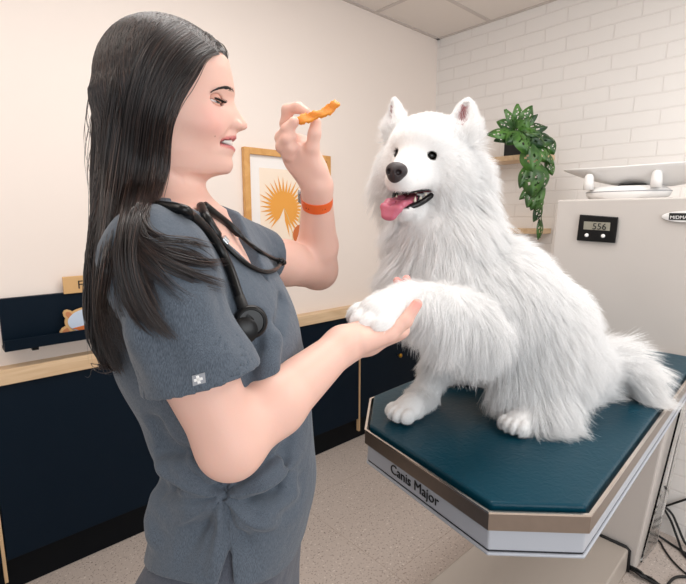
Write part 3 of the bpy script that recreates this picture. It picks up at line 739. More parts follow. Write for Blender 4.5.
for s, f, u, L in ((.021, .080, -.101, .011), (-.021, .080, -.101, .011), (.010, .088, -.110, .005), (.004, .090, -.111, .005), (-.004, .090, -.111, .005), (.028, .068, -.094, .006), (.033, .055, -.086, .007)):
    tm.lathe([(.003, 0), (.0022, L*.5), (.0004, L)], to_world(hp(f, s, u-.004)), to_world(hu+hf*.1), 8)
for s, f in ((.014, .105), (-.014, .105), (.006, .112), (-.006, .112), (.024, .09)):
    tm.lathe([(.003, 0), (.002, .004), (.0004, .009 if abs(s) == .014 else .005)], to_world(hp(f, s, -.083)), to_world(-hu), 8)
tm.build('teeth', mat('dog_teeth', (236, 228, 206), .3), body, smooth=True)
# fur ---------------------------------------------------------------------------------------------
FC = []                                                    # where, which way it lies, length, lift
def fc(p, d, L, lift): FC.append((p, nz(d), L, lift))
fc(hp(.125, 0, -.03), -hf+hu*.1, .003, .1); fc(hp(.105, .02, -.06), -hf*.9+hs*.5-hu*.2, .005, .15); fc(hp(.105, -.02, -.06), -hf*.9-hs*.5-hu*.2, .005, .15)
fc(hp(.072, .032, -.012), -hf+hs*.6+hu*.3, .004, .15); fc(hp(.072, -.032, -.012), -hf-hs*.6+hu*.3, .004, .15); fc(hp(.08, .02, -.02), -hf+hs*.3+hu*.1, .006, .15); fc(hp(.08, -.02, -.02), -hf-hs*.3+hu*.1, .006, .15)
fc(hp(.06, 0, .03), -hf*.6+hu*.8, .009, .2); fc(hp(.06, .04, .02), -hf*.5+hu*.6+hs*.5, .008, .2); fc(hp(.06, -.04, .02), -hf*.5+hu*.6-hs*.5, .008, .2)
fc(hp(.05, .05, -.02), -hf*.6+hs*.9-hu*.1, .010, .2); fc(hp(.05, -.05, -.02), -hf*.6-hs*.9-hu*.1, .010, .2)
fc(hp(.0, 0, .085), -hf*.8+hu*.5, .020, .35); fc(hp(-.06, 0, .06), -hf*.7-hu*.4, .035, .45)
for s in (-1, 1):
    fc(hp(.02, s*.045, .065), -hf*.5+hu*.7+hs*s*.3, .013, .3)
    fc(hp(.02, s*.085, -.03), -hf*.6+hs*s*.7-hu*.25, .022, .35); fc(hp(.02, s*.075, -.08), -hf*.4+hs*s*.5-hu*.8, .032, .35)
    fc(hp(-.04, s*.10, -.0), -hf*.7+hs*s*.7-hu*.25, .050, .6); fc(hp(-.03, s*.10, -.08), -hf*.5+hs*s*.7-hu*.7, .066, .6)
    fc(hp(-.06, s*.10, -.13), hs*s*.4-hu*.9, .070, .5)
fc(hp(.085, .0, -.145), -hf*.6-hu*.8, .010, .2); fc(hp(.03, 0, -.15), -hf*.3-hu*.9, .028, .3); fc(hp(.06, .03, -.12), -hf*.6-hu*.6+hs*.4, .009, .2)
for i, (b, t, up, fw, sd) in enumerate(EARS):
    fc(t, up, .007, .3); fc((b+t)/2-fw*.015, up, .011, .35); fc((b+t)/2+sd*.03, up-sd*.3, .013, .4); fc((b+t)/2-sd*.03, up+sd*.3, .013, .4); fc(b+fw*.025, up*.9+fw*.4, .024, .5); fc(b-sd*.03, up*.8-sd*.4, .022, .5); fc(b+sd*.03, up*.8+sd*.4, .022, .5)
W3 = lambda x, y, d: rdz(x, y, d)
fc(W3(385, 215, 1.04), (-.5, -.2, -.8), .075, .6); fc(W3(390, 265, 1.0), (-.4, -.3, -.85), .070, .55); fc(W3(430, 250, .96), (0, -.3, -.95), .062, .4); fc(W3(400, 300, 1.0), (-.2, -.2, -.95), .055, .4)
fc(W3(470, 220, 1.0), (.3, -.2, -.9), .065, .45); fc(W3(505, 190, 1.08), (.55, 0, -.8), .058, .5); fc(W3(480, 160, 1.12), (.6, .2, -.75), .060, .5)
fc(W3(525, 230, 1.1), (.55, 0, -.83), .050, .42); fc(W3(555, 275, 1.13), (.5, .1, -.85), .046, .4); fc(W3(585, 325, 1.16), (.45, .1, -.88), .048, .4)
fc(W3(500, 280, .96), (.25, -.15, -.93), .052, .32); fc(W3(530, 320, .99), (.3, -.15, -.93), .05, .3); fc(W3(490, 340, .96), (.1, -.15, -.97), .055, .33)
fc(W3(500, 385, 1.0), (.0, -.2, -1), .058, .35); fc(W3(470, 380, 1.0), (-.05, -.2, -1), .05, .35)
fc(W3(550, 370, .97), (.4, -.25, -.88), .05, .3); fc(W3(580, 390, 1.0), (.6, -.2, -.75), .06, .32); fc(W3(600, 400, 1.06), (.75, -.1, -.6), .07, .35); fc(W3(545, 415, .97), (.25, -.55, -.7), .075, .38)
fc(W3(570, 415, 1.0), (.45, -.55, -.65), .078, .38)
fc(pf+(0, 0, .02), (-.7, -.6, -.3), .006, .2); fc(hpw+(0, 0, .02), (-.7, -.6, -.3), .006, .2); fc(W3(428, 385, 1.09), (-.4, -.1, -.9), .022, .3); fc(W3(440, 350, 1.1), (-.2, 0, -1), .04, .35); fc(hp2, (-1, 0, -.3), .01, .25)
fc(lp+(0, 0, .03)+lfd*.02, lfd, .007, .2); fc(lp-(0, 0, .03), lfd, .006, .2); fc(W3(405, 290, .79), nz(lfd+(0, 0, -.1)), .018, .3); fc(W3(440, 290, .84), (-.5, -.3, -.3), .028, .33)
fc(W3(408, 316, .80), (-.25, -.15, -.9), .022, .3); fc(W3(440, 328, .85), (-.12, -.1, -1), .080, .28); fc(W3(465, 348, .91), (.0, -.1, -1), .088, .25); fc(W3(430, 310, .83), (-.2, -.2, -1), .045, .28)
fc(W3(475, 310, .92), (.05, -.2, -.97), .055, .3); fc(W3(485, 340, .92), (.12, -.1, -1), .072, .26); fc(W3(455, 300, .88), (-.1, -.3, -.9), .036, .3)
for i, T_ in enumerate(TL):
    d = nz(np.array(TL[min(i+1, 4)])-np.array(TL[max(i-1, 0)]))
    fc(T_+np.array((0, 0, .04)), d+np.array((.15, 0, .25)), .075 if i < 4 else .07, .42); fc(T_+np.array((0, -.04, -.01)), d+np.array((.35, -.15, -.7)), .085, .38); fc(T_-np.array((0, 0, .04)), d+np.array((.2, -.1, -.8)), .085, .38)
ctrl = np.array([c[0] for c in FC]); vals = np.array([np.concatenate((c[1], [c[2], c[3]])) for c in FC])
vv = idw(DV, ctrl, vals, 5)
Lv = vv[:, 3]
dens = np.clip(2.4e5*(.024/np.maximum(Lv, .006))**.9, 1.2e5, 6.5e5)
dens[inm | lipz | socket | nosez] = 0; dens[earin] *= .3
dens[DV[:, 2] < TZ+.004] = 0
back = (DN[:, 1] > .35) & (DV[:, 1] > 1.12); dens[back] *= .35   # far side: thinner coat
P0, n0 = scatter(DV, DF, DN, dens)
v0 = idw(P0, ctrl, vals, 5); g0 = v0[:, :3]; L0 = v0[:, 3]*RNG.uniform(.7, 1.12, len(P0)); lf = v0[:, 4][:, None]
g0 = g0-n0*(g0*n0).sum(1)[:, None]; g0 /= np.maximum(np.linalg.norm(g0, axis=1), 1e-6)[:, None]
nC = 15000; ci = RNG.choice(len(P0), nC, replace=False); cl = nearest(P0, P0[ci])
jit = RNG.normal(0, 1, P0.shape)*.13; cj = (RNG.normal(0, 1, (nC, 3))*.11)[cl]
d0 = n0*lf*1.15+g0*(1-lf*.55)+jit+cj; d0 /= np.linalg.norm(d0, axis=1)[:, None]
Kn = 6; PT = np.zeros((len(P0), Kn, 3)); RD = np.zeros((len(P0), Kn))
crv = g0*.35+np.array((0, 0, -.28)); cen = P0[ci][cl]
for k in range(Kn):
    t = k/(Kn-1)
    PT[:, k] = P0-n0*.001+d0*(L0*t)[:, None]+crv*(L0*t*t*.55)[:, None]
    RD[:, k] = .0004*(1-t*.86)
# long hairs gather into locks
tip = PT[:, -1].copy(); ct_ = tip[ci][cl]
for k in range(1, Kn):
    t = k/(Kn-1); w_ = (np.clip((L0-.015)/.05, 0, .34)*t**1.4)[:, None]
    PT[:, k] = PT[:, k]+(ct_-tip)*w_
RD *= np.clip(L0/.03, .55, 1.15)[:, None]
on = (PT[:, :, 2] < TZ+.003) & (PT[:, :, 0] < 1.0)
PT[:, :, 2] = np.where(on, TZ+.003+RNG.random(on.shape)*.003, PT[:, :, 2])
strands('fur', PT, RD, fur_mat('white_fur', (252, 251, 250), trans=.35), body)
print('dog verts', len(DV), 'hairs', len(P0))
# ------------------------------------------------------------------ the woman
PW = thing('person', 'woman in grey scrubs with long dark hair, holding the dog\'s paw', 'person', fr(-.2, .70, 0))
tF = nz((.98, -.2, 0)); tL = nz((.2, .98, 0)); TA = np.array([tF, tL, (0, 0, 1.)])
hF = nz((.955, .297, 0)); hL = np.array((-hF[1], hF[0], 0)); UZ = np.array((0, 0, 1.)); HB = np.array([hF, hL, UZ])
KC = rdz(165, 92, .69)
def pl(px, py, l=0.):                         # point of the head's middle plane seen at this place, as (forward, up)
    d = ray(px, py); d = np.array((d.dot(RT), d.dot(FW), d.z)); o = np.array((0, 0, CAMH))
    t = ((KC+hL*l-o)@hL)/(d@hL); q = o+d*t-KC; return q@hF, q[2]
def kp(a, l, z): return KC+hF*a+hL*l+UZ*z
prof = np.array([pl(*p) for p in [(182, 36), (200, 41), (213, 48), (222, 55), (228.8, 62), (232.2, 75.7), (234.2, 87.7), (235.1, 93.7), (234, 101), (235.3, 108), (236, 114), (236.3, 122), (236.3, 127), (236.3, 131), (236.3, 135), (236.6, 139), (235.6, 144), (235.4, 151), (231.7, 157.7), (233.0, 163), (233.3, 167), (230.7, 172.4), (224, 176.2)]])[::-1]
nosep = np.array([pl(*p) for p in [(234, 101.4), (236.8, 108), (240.8, 114.2), (245.4, 121), (248.4, 125.0), (247.0, 128.8), (240, 131.6), (236.4, 133)]])[::-1]
wz = np.array([[-.12, .036], [-.105, .046], [-.085, .054], [-.06, .058], [-.03, .064], [0, .068], [.03, .070], [.05, .062], [.07, .040], [.085, .012]])
def face(P):
    q = (P-KC)@HB.T; a, l, z = q.T
    base = np.interp(z, prof[:, 1], prof[:, 0]); w = np.interp(z, wz[:, 0], wz[:, 1])
    x = np.clip(np.abs(l)/w, 0, 1.2); f = -.02+(base+.02)*np.sqrt(np.maximum(1-x**2.1, 0))
    f -= .010*np.exp(-((np.abs(l)-.032)/.016)**2)*np.exp(-((z-pl(234, 101, -.03)[1])/.011)**2)        # eye hollows
    nb = np.interp(z, nosep[:, 1], nosep[:, 0]-np.interp(nosep[:, 1], prof[:, 1], prof[:, 0]), left=0, right=0)
    f += np.maximum(nb, 0)*np.exp(-(l/.0105)**2)
    lp_ = .0035*np.exp(-((z-pl(237, 137.5)[1])/.005)**2)+.003*np.exp(-((z-pl(236, 152)[1])/.005)**2)
    f += lp_*(np.exp(-(l/.022)**2)-1)*.0+0
    bot = prof[0, 1]+.004-.10*np.clip(prof[1, 0]-a, 0, .2)+.35*np.clip(.05-a, 0, .1)
    return np.maximum.reduce([(a-f)*.62, (bot-z)*.9, -.02-a, z-.070, (np.abs(l)-w)*.9])
H_ = Solid()
H_.ell(kp(-.004, 0, .004), (.084, .070, .080), HB, .02)
H_.func(face, kp(.045, 0, -.03), .13, .012)
H_.ell(kp(-.01, 0, -.045), (.06, .062, .055), HB, .025)
mz0, mz1 = pl(236, 140.2)[1], pl(236, 148.2)[1]
cor_a, cor_z = pl(222.5, 142.6, -.029)
eyeS = -1
for s in (-1, 1):
    ca, cz = pl(217, 124, -.043); H_.ell(kp(ca-.022, s*.042, cz), (.026, .017, .019), HB, .02)           # smiling cheek
    ca, cz = pl(238, 126.5); H_.ell(kp(ca-.004, s*.0125, cz), (.009, .0066, .0068), HB, .0035)      # nose wing
    ca, cz = pl(241, 130.5); H_.ell(kp(ca, s*.006, cz-.0005), (.0042, .0025, .0022), HB, .002, 's')
    ca, cz = pl(221, 101.8, -.03); EYC = kp(ca-.0115, s*.031, cz); H_.ell(EYC, (.0135, .0165, .0098), HB, .004, 's')
    a1, z1 = pl(232, 131, -.02); a2, z2 = pl(218.5, 149, -.04); H_.cap(kp(a1-.001, s*.021, z1), kp(a2, s*.042, z2), .0032, .0024, .009, 's')
    H_.ell(kp(-.004, s*.072, -.035), (.016, .008, .030), HB, .006)                                 # ear
def mouthw(P):
    q = (P-KC)@HB.T; a, l, z = q.T; x = np.clip(np.abs(l)/.030, 0, 1.3)
    up = mz0+(cor_z-mz0)*x**2; lo = mz1+(cor_z-mz1)*x**2+.0004
    return np.maximum.reduce([z-up, lo-z, .045-a, np.abs(l)-.031])*.8
H_.func(mouthw, kp(.08, 0, (mz0+mz1)/2), .045, .002, 's')
BODY = Solid(); BODY.p = list(H_.p)
nk0, nk1 = rdz(163, 165, .70), rdz(174, 214, .695)
BODY.chain([nk0, rdz(165, 188, .70), nk1], [.053, .050, .058], .03)
sN, sF_ = rdz(155, 264, .535), np.array((-.172, .835, 1.312))
BODY.cap(nk1-UZ*.02, sN, .046, .044, .035).cap(nk1-UZ*.02, sF_, .046, .040, .035)
tz = np.array([.74, .80, .855, .945, 1.01, 1.09, 1.16, 1.25, 1.30, 1.345, 1.38])
tr = np.array([-.192, -.188, -.184, -.163, -.158, -.174, -.192, -.208, -.214, -.22, -.224])
hd = np.array([.104, .110, .112, .113, .102, .112, .130, .118, .098, .070, .045])
hw = np.array([.152, .158, .158, .146, .130, .132, .142, .148, .138, .112, .07])
def smoothi(z, ys):
    zz = np.linspace(tz[0], tz[-1], 60); yy = np.interp(zz, tz, ys); k = np.array([1, 3, 5, 6, 5, 3, 1])/24
    return np.interp(z, zz, np.convolve(np.pad(yy, 3, 'edge'), k, 'valid'))
def torso(off, zlo, zhi, k=1.0):
    def fn(P):
        z = np.clip(P[:, 2], tz[0], tz[-1]); c = smoothi(z, tr)
        x = (P[:, 0]-c)*tF[0]+(P[:, 1]-.69)*tF[1]; y = (P[:, 0]-c)*tL[0]+(P[:, 1]-.69)*tL[1]
        A = smoothi(z, hd)+off; B_ = smoothi(z, hw)+off
        e = (np.abs(x/A)**2.3+np.abs(y/B_)**2.3)**(1/2.3)-1
        return np.maximum.reduce([e*np.minimum(A, B_)*.9, (zlo-P[:, 2]), (P[:, 2]-zhi)])
    return fn
BODY.func(torso(-.014, .74, 1.385), (-.2, .69, 1.06), .45, .03)
eN, wN = rdz(230, 443, .528), rdz(343, 345, .70)
BODY.chain([sN, (sN+eN)/2+np.array((-.004, 0, .0)), eN], [.050, .046, .037], .03)
fm = eN*.66+wN*.34
BODY.chain([eN, fm, wN], [.038, .0415, .0265], .02)
BODY.ell(eN+np.array((.004, 0, -.010)), (.029, .029, .029), None, .02)
eF, wF = rdz(318, 270, 1.04), rdz(317, 186, .925)
BODY.chain([sF_, (sF_+eF)/2, eF], [.042, .045, .041], .03)
BODY.chain([eF, eF*.68+wF*.32, wF], [.041, .0425, .0275], .02)
# right hand, palm up under the paw
K4 = .006
def fingers(chains):
    for pts, rad in chains: BODY.chain(pts, rad, K4)
BODY.chain([wN, rdz(366, 337, .735), rdz(392, 326, .765)], [.027, .029, .026], .02)
BODY.ell(rdz(385, 331, .76), (.042, .036, .014), np.array([nz(rdz(400, 324, .775)-wN), nz(np.cross((0, 0, 1), nz(rdz(400, 324, .775)-wN))), (0, 0, 1.)]), .015)
R_ = rdz
fingers([([R_(362, 343, .70), R_(388, 334, .722), R_(405, 321, .733), R_(417, 304, .742)], [.017, .0145, .0115, .0088]),
         ([R_(398, 324, .775), R_(411, 318, .805), R_(412, 298, .845), R_(406.5, 279, .850)], [.013, .0105, .0095, .0078]),
         ([R_(392, 325, .785), R_(401, 320, .825), R_(402, 300, .855), R_(397, 281, .857)], [.013, .0105, .0095, .0078]),
         ([R_(385, 327, .79), R_(390, 321, .83), R_(391, 305, .858), R_(388, 293, .86)], [.0125, .010, .009, .0075]),
         ([R_(377, 329, .785), R_(379, 324, .82), R_(379, 311, .845), R_(378, 301, .845)], [.012, .009, .008, .007])])
# left hand, pinching the treat
pc_ = rdz(301, 156, .918); pu = nz(rdz(290, 138, .92)-rdz(316, 182, .925)); pn = nz(np.array((.15, -1, .1))); pn = nz(pn-pu*(pn@pu)); ps = np.cross(pu, pn)
BODY.chain([wF, rdz(311, 172, .922), rdz(303, 160, .92)], [.027, .027, .026], .02)
BODY.ell(pc_, (.044, .013, .035), np.array([pu, pn, ps]), .02)
BODY.ell(rdz(312, 160, .905), (.030, .016, .016), np.array([nz(rdz(313, 148, .9)-rdz(314, 175, .912)), pn, ps]), .015)
fingers([([R_(313, 163, .907), R_(312, 149, .895), R_(314.5, 134, .889), R_(316, 123, .891)], [.0165, .013, .0115, .0100]),
         ([R_(290, 140, .928), R_(286, 124, .928), R_(287.5, 110, .918), R_(298, 107.5, .905), R_(306, 112, .899)], [.0135, .0115, .0105, .0095, .0085]),
         ([R_(286, 145, .923), R_(281.5, 138, .902), R_(287, 130, .889), R_(294, 122, .884)], [.0135, .0120, .0112, .0098]),
         ([R_(287, 151, .92), R_(282, 147, .896), R_(286.5, 140, .885), R_(292.5, 137, .888)], [.0125, .0112, .0105, .0095]),
         ([R_(292, 158, .916), R_(287.5, 155, .897), R_(290, 149, .888), R_(295.5, 147, .892)], [.0115, .0098, .0092, .0082])])
# legs
for s in (-1, 1):
    hp_ = np.array((-.205, .69, .80))+tL*s*.085; kn = hp_+tF*.015+np.array((0, 0, -.36)); an = kn-tF*.035+np.array((0, 0, -.36))
    BODY.chain([hp_, kn, an], [.088, .056, .036], .03).chain([an-UZ*.02, an+tF*.13-UZ*.045], [.036, .026], .02)
BV, BF = BODY.mesh(.0025, (-.46, .40, 0), (.24, 1.12, 1.68), 1)
BN = vnormals(BV, BF)
skin = np.array(lin((230, 186, 170))[:3]); bc = np.tile(skin, (len(BV), 1))
q = (BV-KC)@HB.T
headz = np.linalg.norm(BV-KC, axis=1) < .20
def blend(mask, c, f=1.0): bc[:] = bc*(1-(mask*f)[:, None])+np.array(lin(c)[:3])*(mask*f)[:, None]
for s in (-1, 1):
    ca, cz = pl(212, 122, -.045); blend(np.exp(-(np.linalg.norm(BV-kp(ca, s*.047, cz), axis=1)/.022)**2), (234, 160, 150), .5)
md = mouthw(BV); lipm_ = headz & (q[:, 0] > cor_a-.004) & (np.abs(q[:, 1]) < .0325)
blend((lipm_*np.clip(1-(np.abs(md)-.0042)/.0016, 0, 1)), (196, 104, 104), .9)
blend((lipm_ & (q[:, 0] < np.interp(q[:, 2], prof[:, 1], prof[:, 0])-.009) & (md < .002)).astype(float), (110, 40, 44), 1)
for nt_ in [(417, 303, .742), (406, 280, .850), (397, 281, .857)]:
    blend(np.exp(-(np.linalg.norm(BV-rdz(*nt_), axis=1)/.016)**2), (236, 150, 144), .7)
for mole in [(215, 136)]:
    a_, z_ = pl(*mole, -.05); k_ = ((q[:, 0]-a_)**2+(q[:, 2]-z_)**2 < .0013**2) & (q[:, 1] < 0) & headz; blend(k_.astype(float), (150, 96, 84), .7)
pbody = solid_obj('body', (BV, BF), tone_mat('skin', .48, .35, .18, .12, 500), PW, bc)
# eyes, lashes, brows, teeth
eyem = mat('eye_white', (206, 192, 186), .15, coat=.6); irism = mat('brown_iris', (44, 26, 18), .08, coat=1); lashm = mat('dark_lash', (22, 16, 15), .6)
for s in (-1, 1):
    ca, cz = pl(221.5, 101.8, -.03); c = kp(ca-.0140, s*.030, cz)
    ey = ellm('eye', c, (.0118, .0118, .0118), HB, eyem, pbody, 12)
    ellm('iris', c+hF*.0050+hL*s*.0022-UZ*.002, (.0072, .0080, .0075), HB, irism, ey, 10)
    lid = Solid()                                          # lids as thin shells around the eyeball, narrowed by the smile
    def lidf(P, c=c, s=s):
        w = (P-c)@HB.T; r = np.linalg.norm(w, axis=1); up = w[:, 2] > (.0004-.20*w[:, 0]); dn = w[:, 2] < (-.0030-.14*w[:, 0])
        sh = np.abs(r-.0128)-.0011
        return np.where(up | dn, sh, np.maximum(sh, np.minimum((.0004-.20*w[:, 0])-w[:, 2], w[:, 2]-(-.0030-.14*w[:, 0]))))
    lid.func(lidf, c, .015, 0)
    V, F = lid.mesh(.0009, c-.018, c+.018, 1)
    solid_obj('eyelid', (V, F), tone_mat('lid_skin', .5, .3), pbody, np.tile(np.array(lin((216, 164, 146))[:3]), (len(V), 1)))
    lb = MB()
    for k in range(22):
        t = k/21; ang = math.radians(-62+t*132)*1
        dirv = hF*math.cos(ang)+hL*s*math.sin(ang)
        p0 = c+dirv*.0134+UZ*(.0014-.0012*math.cos(ang)); p1 = p0+dirv*.0055-UZ*.0012; p2 = p0+dirv*.0088+UZ*.0006
        lb.tube([to_world(p0), to_world(p1), to_world(p2)], [.0006, .00045, .0001], 5)
    arc = []
    for k in range(13):
        ang = math.radians(-66+k*11.5); dirv = hF*math.cos(ang)+hL*s*math.sin(ang); arc.append(to_world(c+dirv*.0137+UZ*(.0016-.0013*math.cos(ang))))
    lb.tube(arc, .0016, 6)
    lb.build('eyelashes', lashm, pbody, smooth=True)
    # brow: many short hairs along an arch
    bp = [(232, 92.5, .014), (228.5, 89.8, .022), (223, 87.2, .033), (218, 88.0, .042), (214.5, 90.8, .048)]
    S0 = []
    for k in range(260):
        t = RNG.random()*3.98; i = int(t); f_ = t-i; px_ = bp[i][0]*(1-f_)+bp[i+1][0]*f_; py_ = bp[i][1]*(1-f_)+bp[i+1][1]*f_+RNG.normal()*1.3*(1-t/5.2)
        a_, z_ = pl(px_, py_, -(bp[i][2]*(1-f_)+bp[i+1][2]*f_)); l_ = s*(bp[i][2]*(1-f_)+bp[i+1][2]*f_)
        p = kp(.13, l_, z_); 
        for _ in range(60): p = p-hF*max(H_.eval(p[None])[0], 0)*.9
        d_ = nz(-hF*.6+hL*s*.6+UZ*(.35-.22*t)); n_ = nz(hF+hL*s*.6)
        S0.append([p-n_*.0004, p+d_*.003+n_*.0007, p+d_*.0062+n_*.0006])
    S0 = np.array(S0); strands('eyebrow', S0, np.tile(np.array([.00042, .00036, .0001]), (len(S0), 1)), lashm, pbody)
tm = MB(); n = 15; z_hi, z_lo = mz0+.003, mz1+.0012
fa = np.interp((mz0+mz1)/2, prof[:, 1], prof[:, 0])
P = []
for i in range(n+1):
    x = -1+2*i/n; l = x*.0285; a = fa-.0052-(fa-cor_a-.002)*abs(x)**2
    P += [to_world(kp(a, l, z_hi)), to_world(kp(a+.0008, l, (z_hi+z_lo)/2)), to_world(kp(a-.0002, l, z_lo+.0035*x*x))]
tm.add(P, [(i*3+j, (i+1)*3+j, (i+1)*3+j+1, i*3+j+1) for i in range(n) for j in (0, 1)])
to_ = tm.build('teeth', mat('white_teeth', (240, 236, 230), .18, coat=.4), pbody, smooth=True)
sm_ = to_.modifiers.new('solid', 'SOLIDIFY'); sm_.thickness = .004; sm_.offset = -1
# nails
# ------------------------------------------------------------------ clothes
def march(solid, pts, d0=.30, d1=1.3):                    # first surface point along each line of sight
    o = np.array((0, 0, CAMH)); D_ = []
    for p in pts:
        r = ray(*p); r = np.array((r.dot(RT), r.dot(FW), r.z)); D_.append(r/r[1])
    D_ = np.array(D_); t = np.full(len(D_), d0)
    for _ in range(160): t = np.minimum(t+np.clip(solid.eval(o+D_*t[:, None]), -.02, .05)*.7, d1)
    return o+D_*t[:, None], t < d1-1e-6
shN = sN+np.array((-.002, .006, .008)); slN = sN+(eN-sN)*.62
shF = sF_+np.array((.0, 0, .006)); slF = sF_+(eF-sF_)*.20
TRK = Solid()
TRK.func(torso(.004, .775, 1.375), (-.2, .69, 1.06), .45, .03)
TRK.cap(nk1-UZ*.022, sN+UZ*.002, .058, .050, .035).cap(nk1-UZ*.022, sF_+UZ*.002, .060, .054, .035)
BT = Solid(); BT.func(torso(-.014, .74, 1.385), (-.2, .69, 1.06), .45, .03); BT.cap(nk1-UZ*.02, sN, .046, .044, .035).cap(nk1-UZ*.02, sF_, .046, .040, .035).cap(sF_, sF_+(eF-sF_)*.45, .042, .045, .03)
SN = Solid().chain([shN, sN+(eN-sN)*.35, sN+(eN-sN)*.9], [.055, .062, .076], .0); SF = Solid().chain([shF, sF_+(eF-sF_)*.25, sF_+(eF-sF_)*.9], [.053, .053, .056], .0)
TOP0 = Solid(); TOP0.p = TRK.p+SN.p+SF.p
TR_ = Solid(); TR_.p = list(TRK.p)
def crease(base, sol, pts, r, k, depth=.0):
    Q, ok = march(base, pts); Q = Q[ok]
    for i in range(len(Q)-1): sol.cap(Q[i]-tL*depth, Q[i+1]-tL*depth, r, r*.7, k, 's')
def ridge(base, sol, pts, r, k, sink):
    Q, ok = march(base, pts); Q = Q[ok]+tL*sink
    for i in range(len(Q)-1): sol.cap(Q[i], Q[i+1], r, r, k)
for pts in ([(218, 489), (200, 476), (178, 462), (163, 456)], [(216, 484), (196, 490), (170, 478), (162, 470)], [(228, 488), (246, 470), (262, 458)], [(230, 492), (256, 486), (276, 470)], [(250, 372), (262, 400), (258, 430)],
            [(284, 300), (278, 330), (268, 362)], [(262, 320), (258, 350), (254, 372)], [(155, 425), (165, 446), (178, 470), (186, 486)], [(290, 440), (282, 470), (270, 500)], [(188, 455), (205, 458), (226, 462)]):
    crease(TRK, TR_, pts, .0105, .014, .000)
for pts in ([(205, 482), (188, 468), (170, 466)], [(238, 494), (258, 478), (270, 470)], [(214, 505), (190, 500), (165, 508)], [(270, 340), (266, 370), (262, 392)], [(238, 520), (262, 512), (290, 490)], [(160, 500), (156, 520), (156, 535)]):
    ridge(TRK, TR_, pts, .012, .020, .0035)
for pts in ([(125, 280), (140, 330), (158, 372)], [(165, 262), (185, 300), (208, 352)], [(150, 262), (168, 310), (188, 360)]): ridge(SN, SN, pts, .012, .025, .0105)
def folds(P):
    c = FOLD0; w = P-c; x = w@tF; z = w[:, 2]; r = np.sqrt(x*x+z*z)+1e-6; th = np.arctan2(z, x); near = np.clip(((.69-P[:, 1])-.02)/.06, 0, 1)
    star = np.sin(th*7.0+.6)**3*np.exp(-((r-.055)/.05)**2)*.0055*near
    x2 = (P-np.array((-.19, .69, 0)))@tF; z2 = P[:, 2]
    pull = np.sin((x2*55+(z2-1.2)*38)+1.5*np.sin(z2*21))*np.exp(-((z2-1.13)/.10)**2)*.0032*np.clip((x2+.02)/.05, 0, 1)
    back = np.sin((z2*75+x2*45)+.8*np.sin(x2*30))*np.exp(-((z2-1.03)/.05)**2)*.0034*np.clip((.0-x2)/.05, 0, 1)
    return -(star+pull+back)
FOLD0 = march(TRK, [(224, 494)])[0][0]
TR_.func(folds, (-.19, .69, 1.05), .45, 0, 'a')
side = march(TRK, [(224, 430), (223, 480), (229, 549), (229, 575)])[0]
for i in range(3): TR_.cap(side[i], side[i+1], .0016, .0016, .004, 's')
def armfold(P): 
    t = (P-sN)@nz(eN-sN); w = np.arctan2((P-sN)@UZ, (P-sN)@tF)
    return -.0022*np.sin(t*70+w*2.0)*np.clip(t*8, 0, 1)-.0016*np.sin(w*5+t*25)
SN.func(armfold, (sN+eN)/2, .3, 0, 'a')
aN = nz(eN-sN); aF = nz(eF-sF_)
hemN = nz(aN+np.array((-.10, 0, -.18)))
def cN(P): return (P-slN)@hemN
def cF(P): return (P-slF)@aF
def topfn(P):
    ft = TR_.eval(P); sn_ = SN.eval(P); sf_ = SF.eval(P); fn_ = np.maximum(np.maximum(sn_, cN(P)), -np.maximum(sn_+.004, -((P-slN)@aN+.05))); ff = np.maximum(np.maximum(sf_, cF(P)), -np.maximum(sf_+.004, -((P-slF)@aF+.012)))
    def su(a, b, k):
        h = np.clip(.5+.5*(b-a)/k, 0, 1); return b*(1-h)+a*h-k*h*(1-h)
    far = np.clip(((P-slN)@aN+.10)/.05, 0, 1)                # blend at the shoulder, separate towards the hem
    a = su(ft, fn_, .03*(1-far)+.001); farF = np.clip(((P-slF)@aF+.10)/.05, 0, 1)
    a = su(a, ff, .03*(1-farF)+.001)
    bt = np.maximum(np.maximum(BT.eval(P)-.0055, cF(P)), P[:, 2]-1.385); a = su(a, bt, .004)
    return a
vb = march(TOP0, [(241, 263)])[0][0]
def vneck(P):
    x = (P[:, 0]-(-.212))*tF[0]+(P[:, 1]-.69)*tF[1]; y = (P[:, 0]-(-.212))*tL[0]+(P[:, 1]-.69)*tL[1]; z = P[:, 2]
    zv = 1.285
    front = np.maximum(zv+np.abs(y)*1.55-z, .0-x)*.6
    col_ = np.sqrt((x+.012)**2+y**2)-.0655; col_ = np.maximum(col_, 1.345-z)
    return np.minimum(front, col_)
hemz = lambda P: .862+.045*np.clip(np.abs((P-np.array((-.19, .69, 0)))@tL)/.15, 0, 1.2)**2
def slit(P):
    w = (P-side[2]); u_ = w@tF; v_ = -w[:, 2]
    return np.maximum.reduce([np.abs(u_+.10*v_)-.0006-.18*np.clip(v_, 0, 1), -v_, w@tL-.05])
CL = Solid()
def clfn(P):
    a = topfn(P); a = np.maximum(a, -vneck(P)); a = np.maximum(a, hemz(P)-P[:, 2]); a = np.maximum(a, -slit(P))
    inner = TR_.eval(P)+.006; a = np.maximum(a, -np.maximum(inner, P[:, 2]-.99))       # open at the hem
    return a*.9
CL.func(clfn, (-.1, .7, 1.1), 3, 0)
CV, CF = CL.mesh(.0028, (-.46, .40, .84), (.10, 1.12, 1.46), 2)
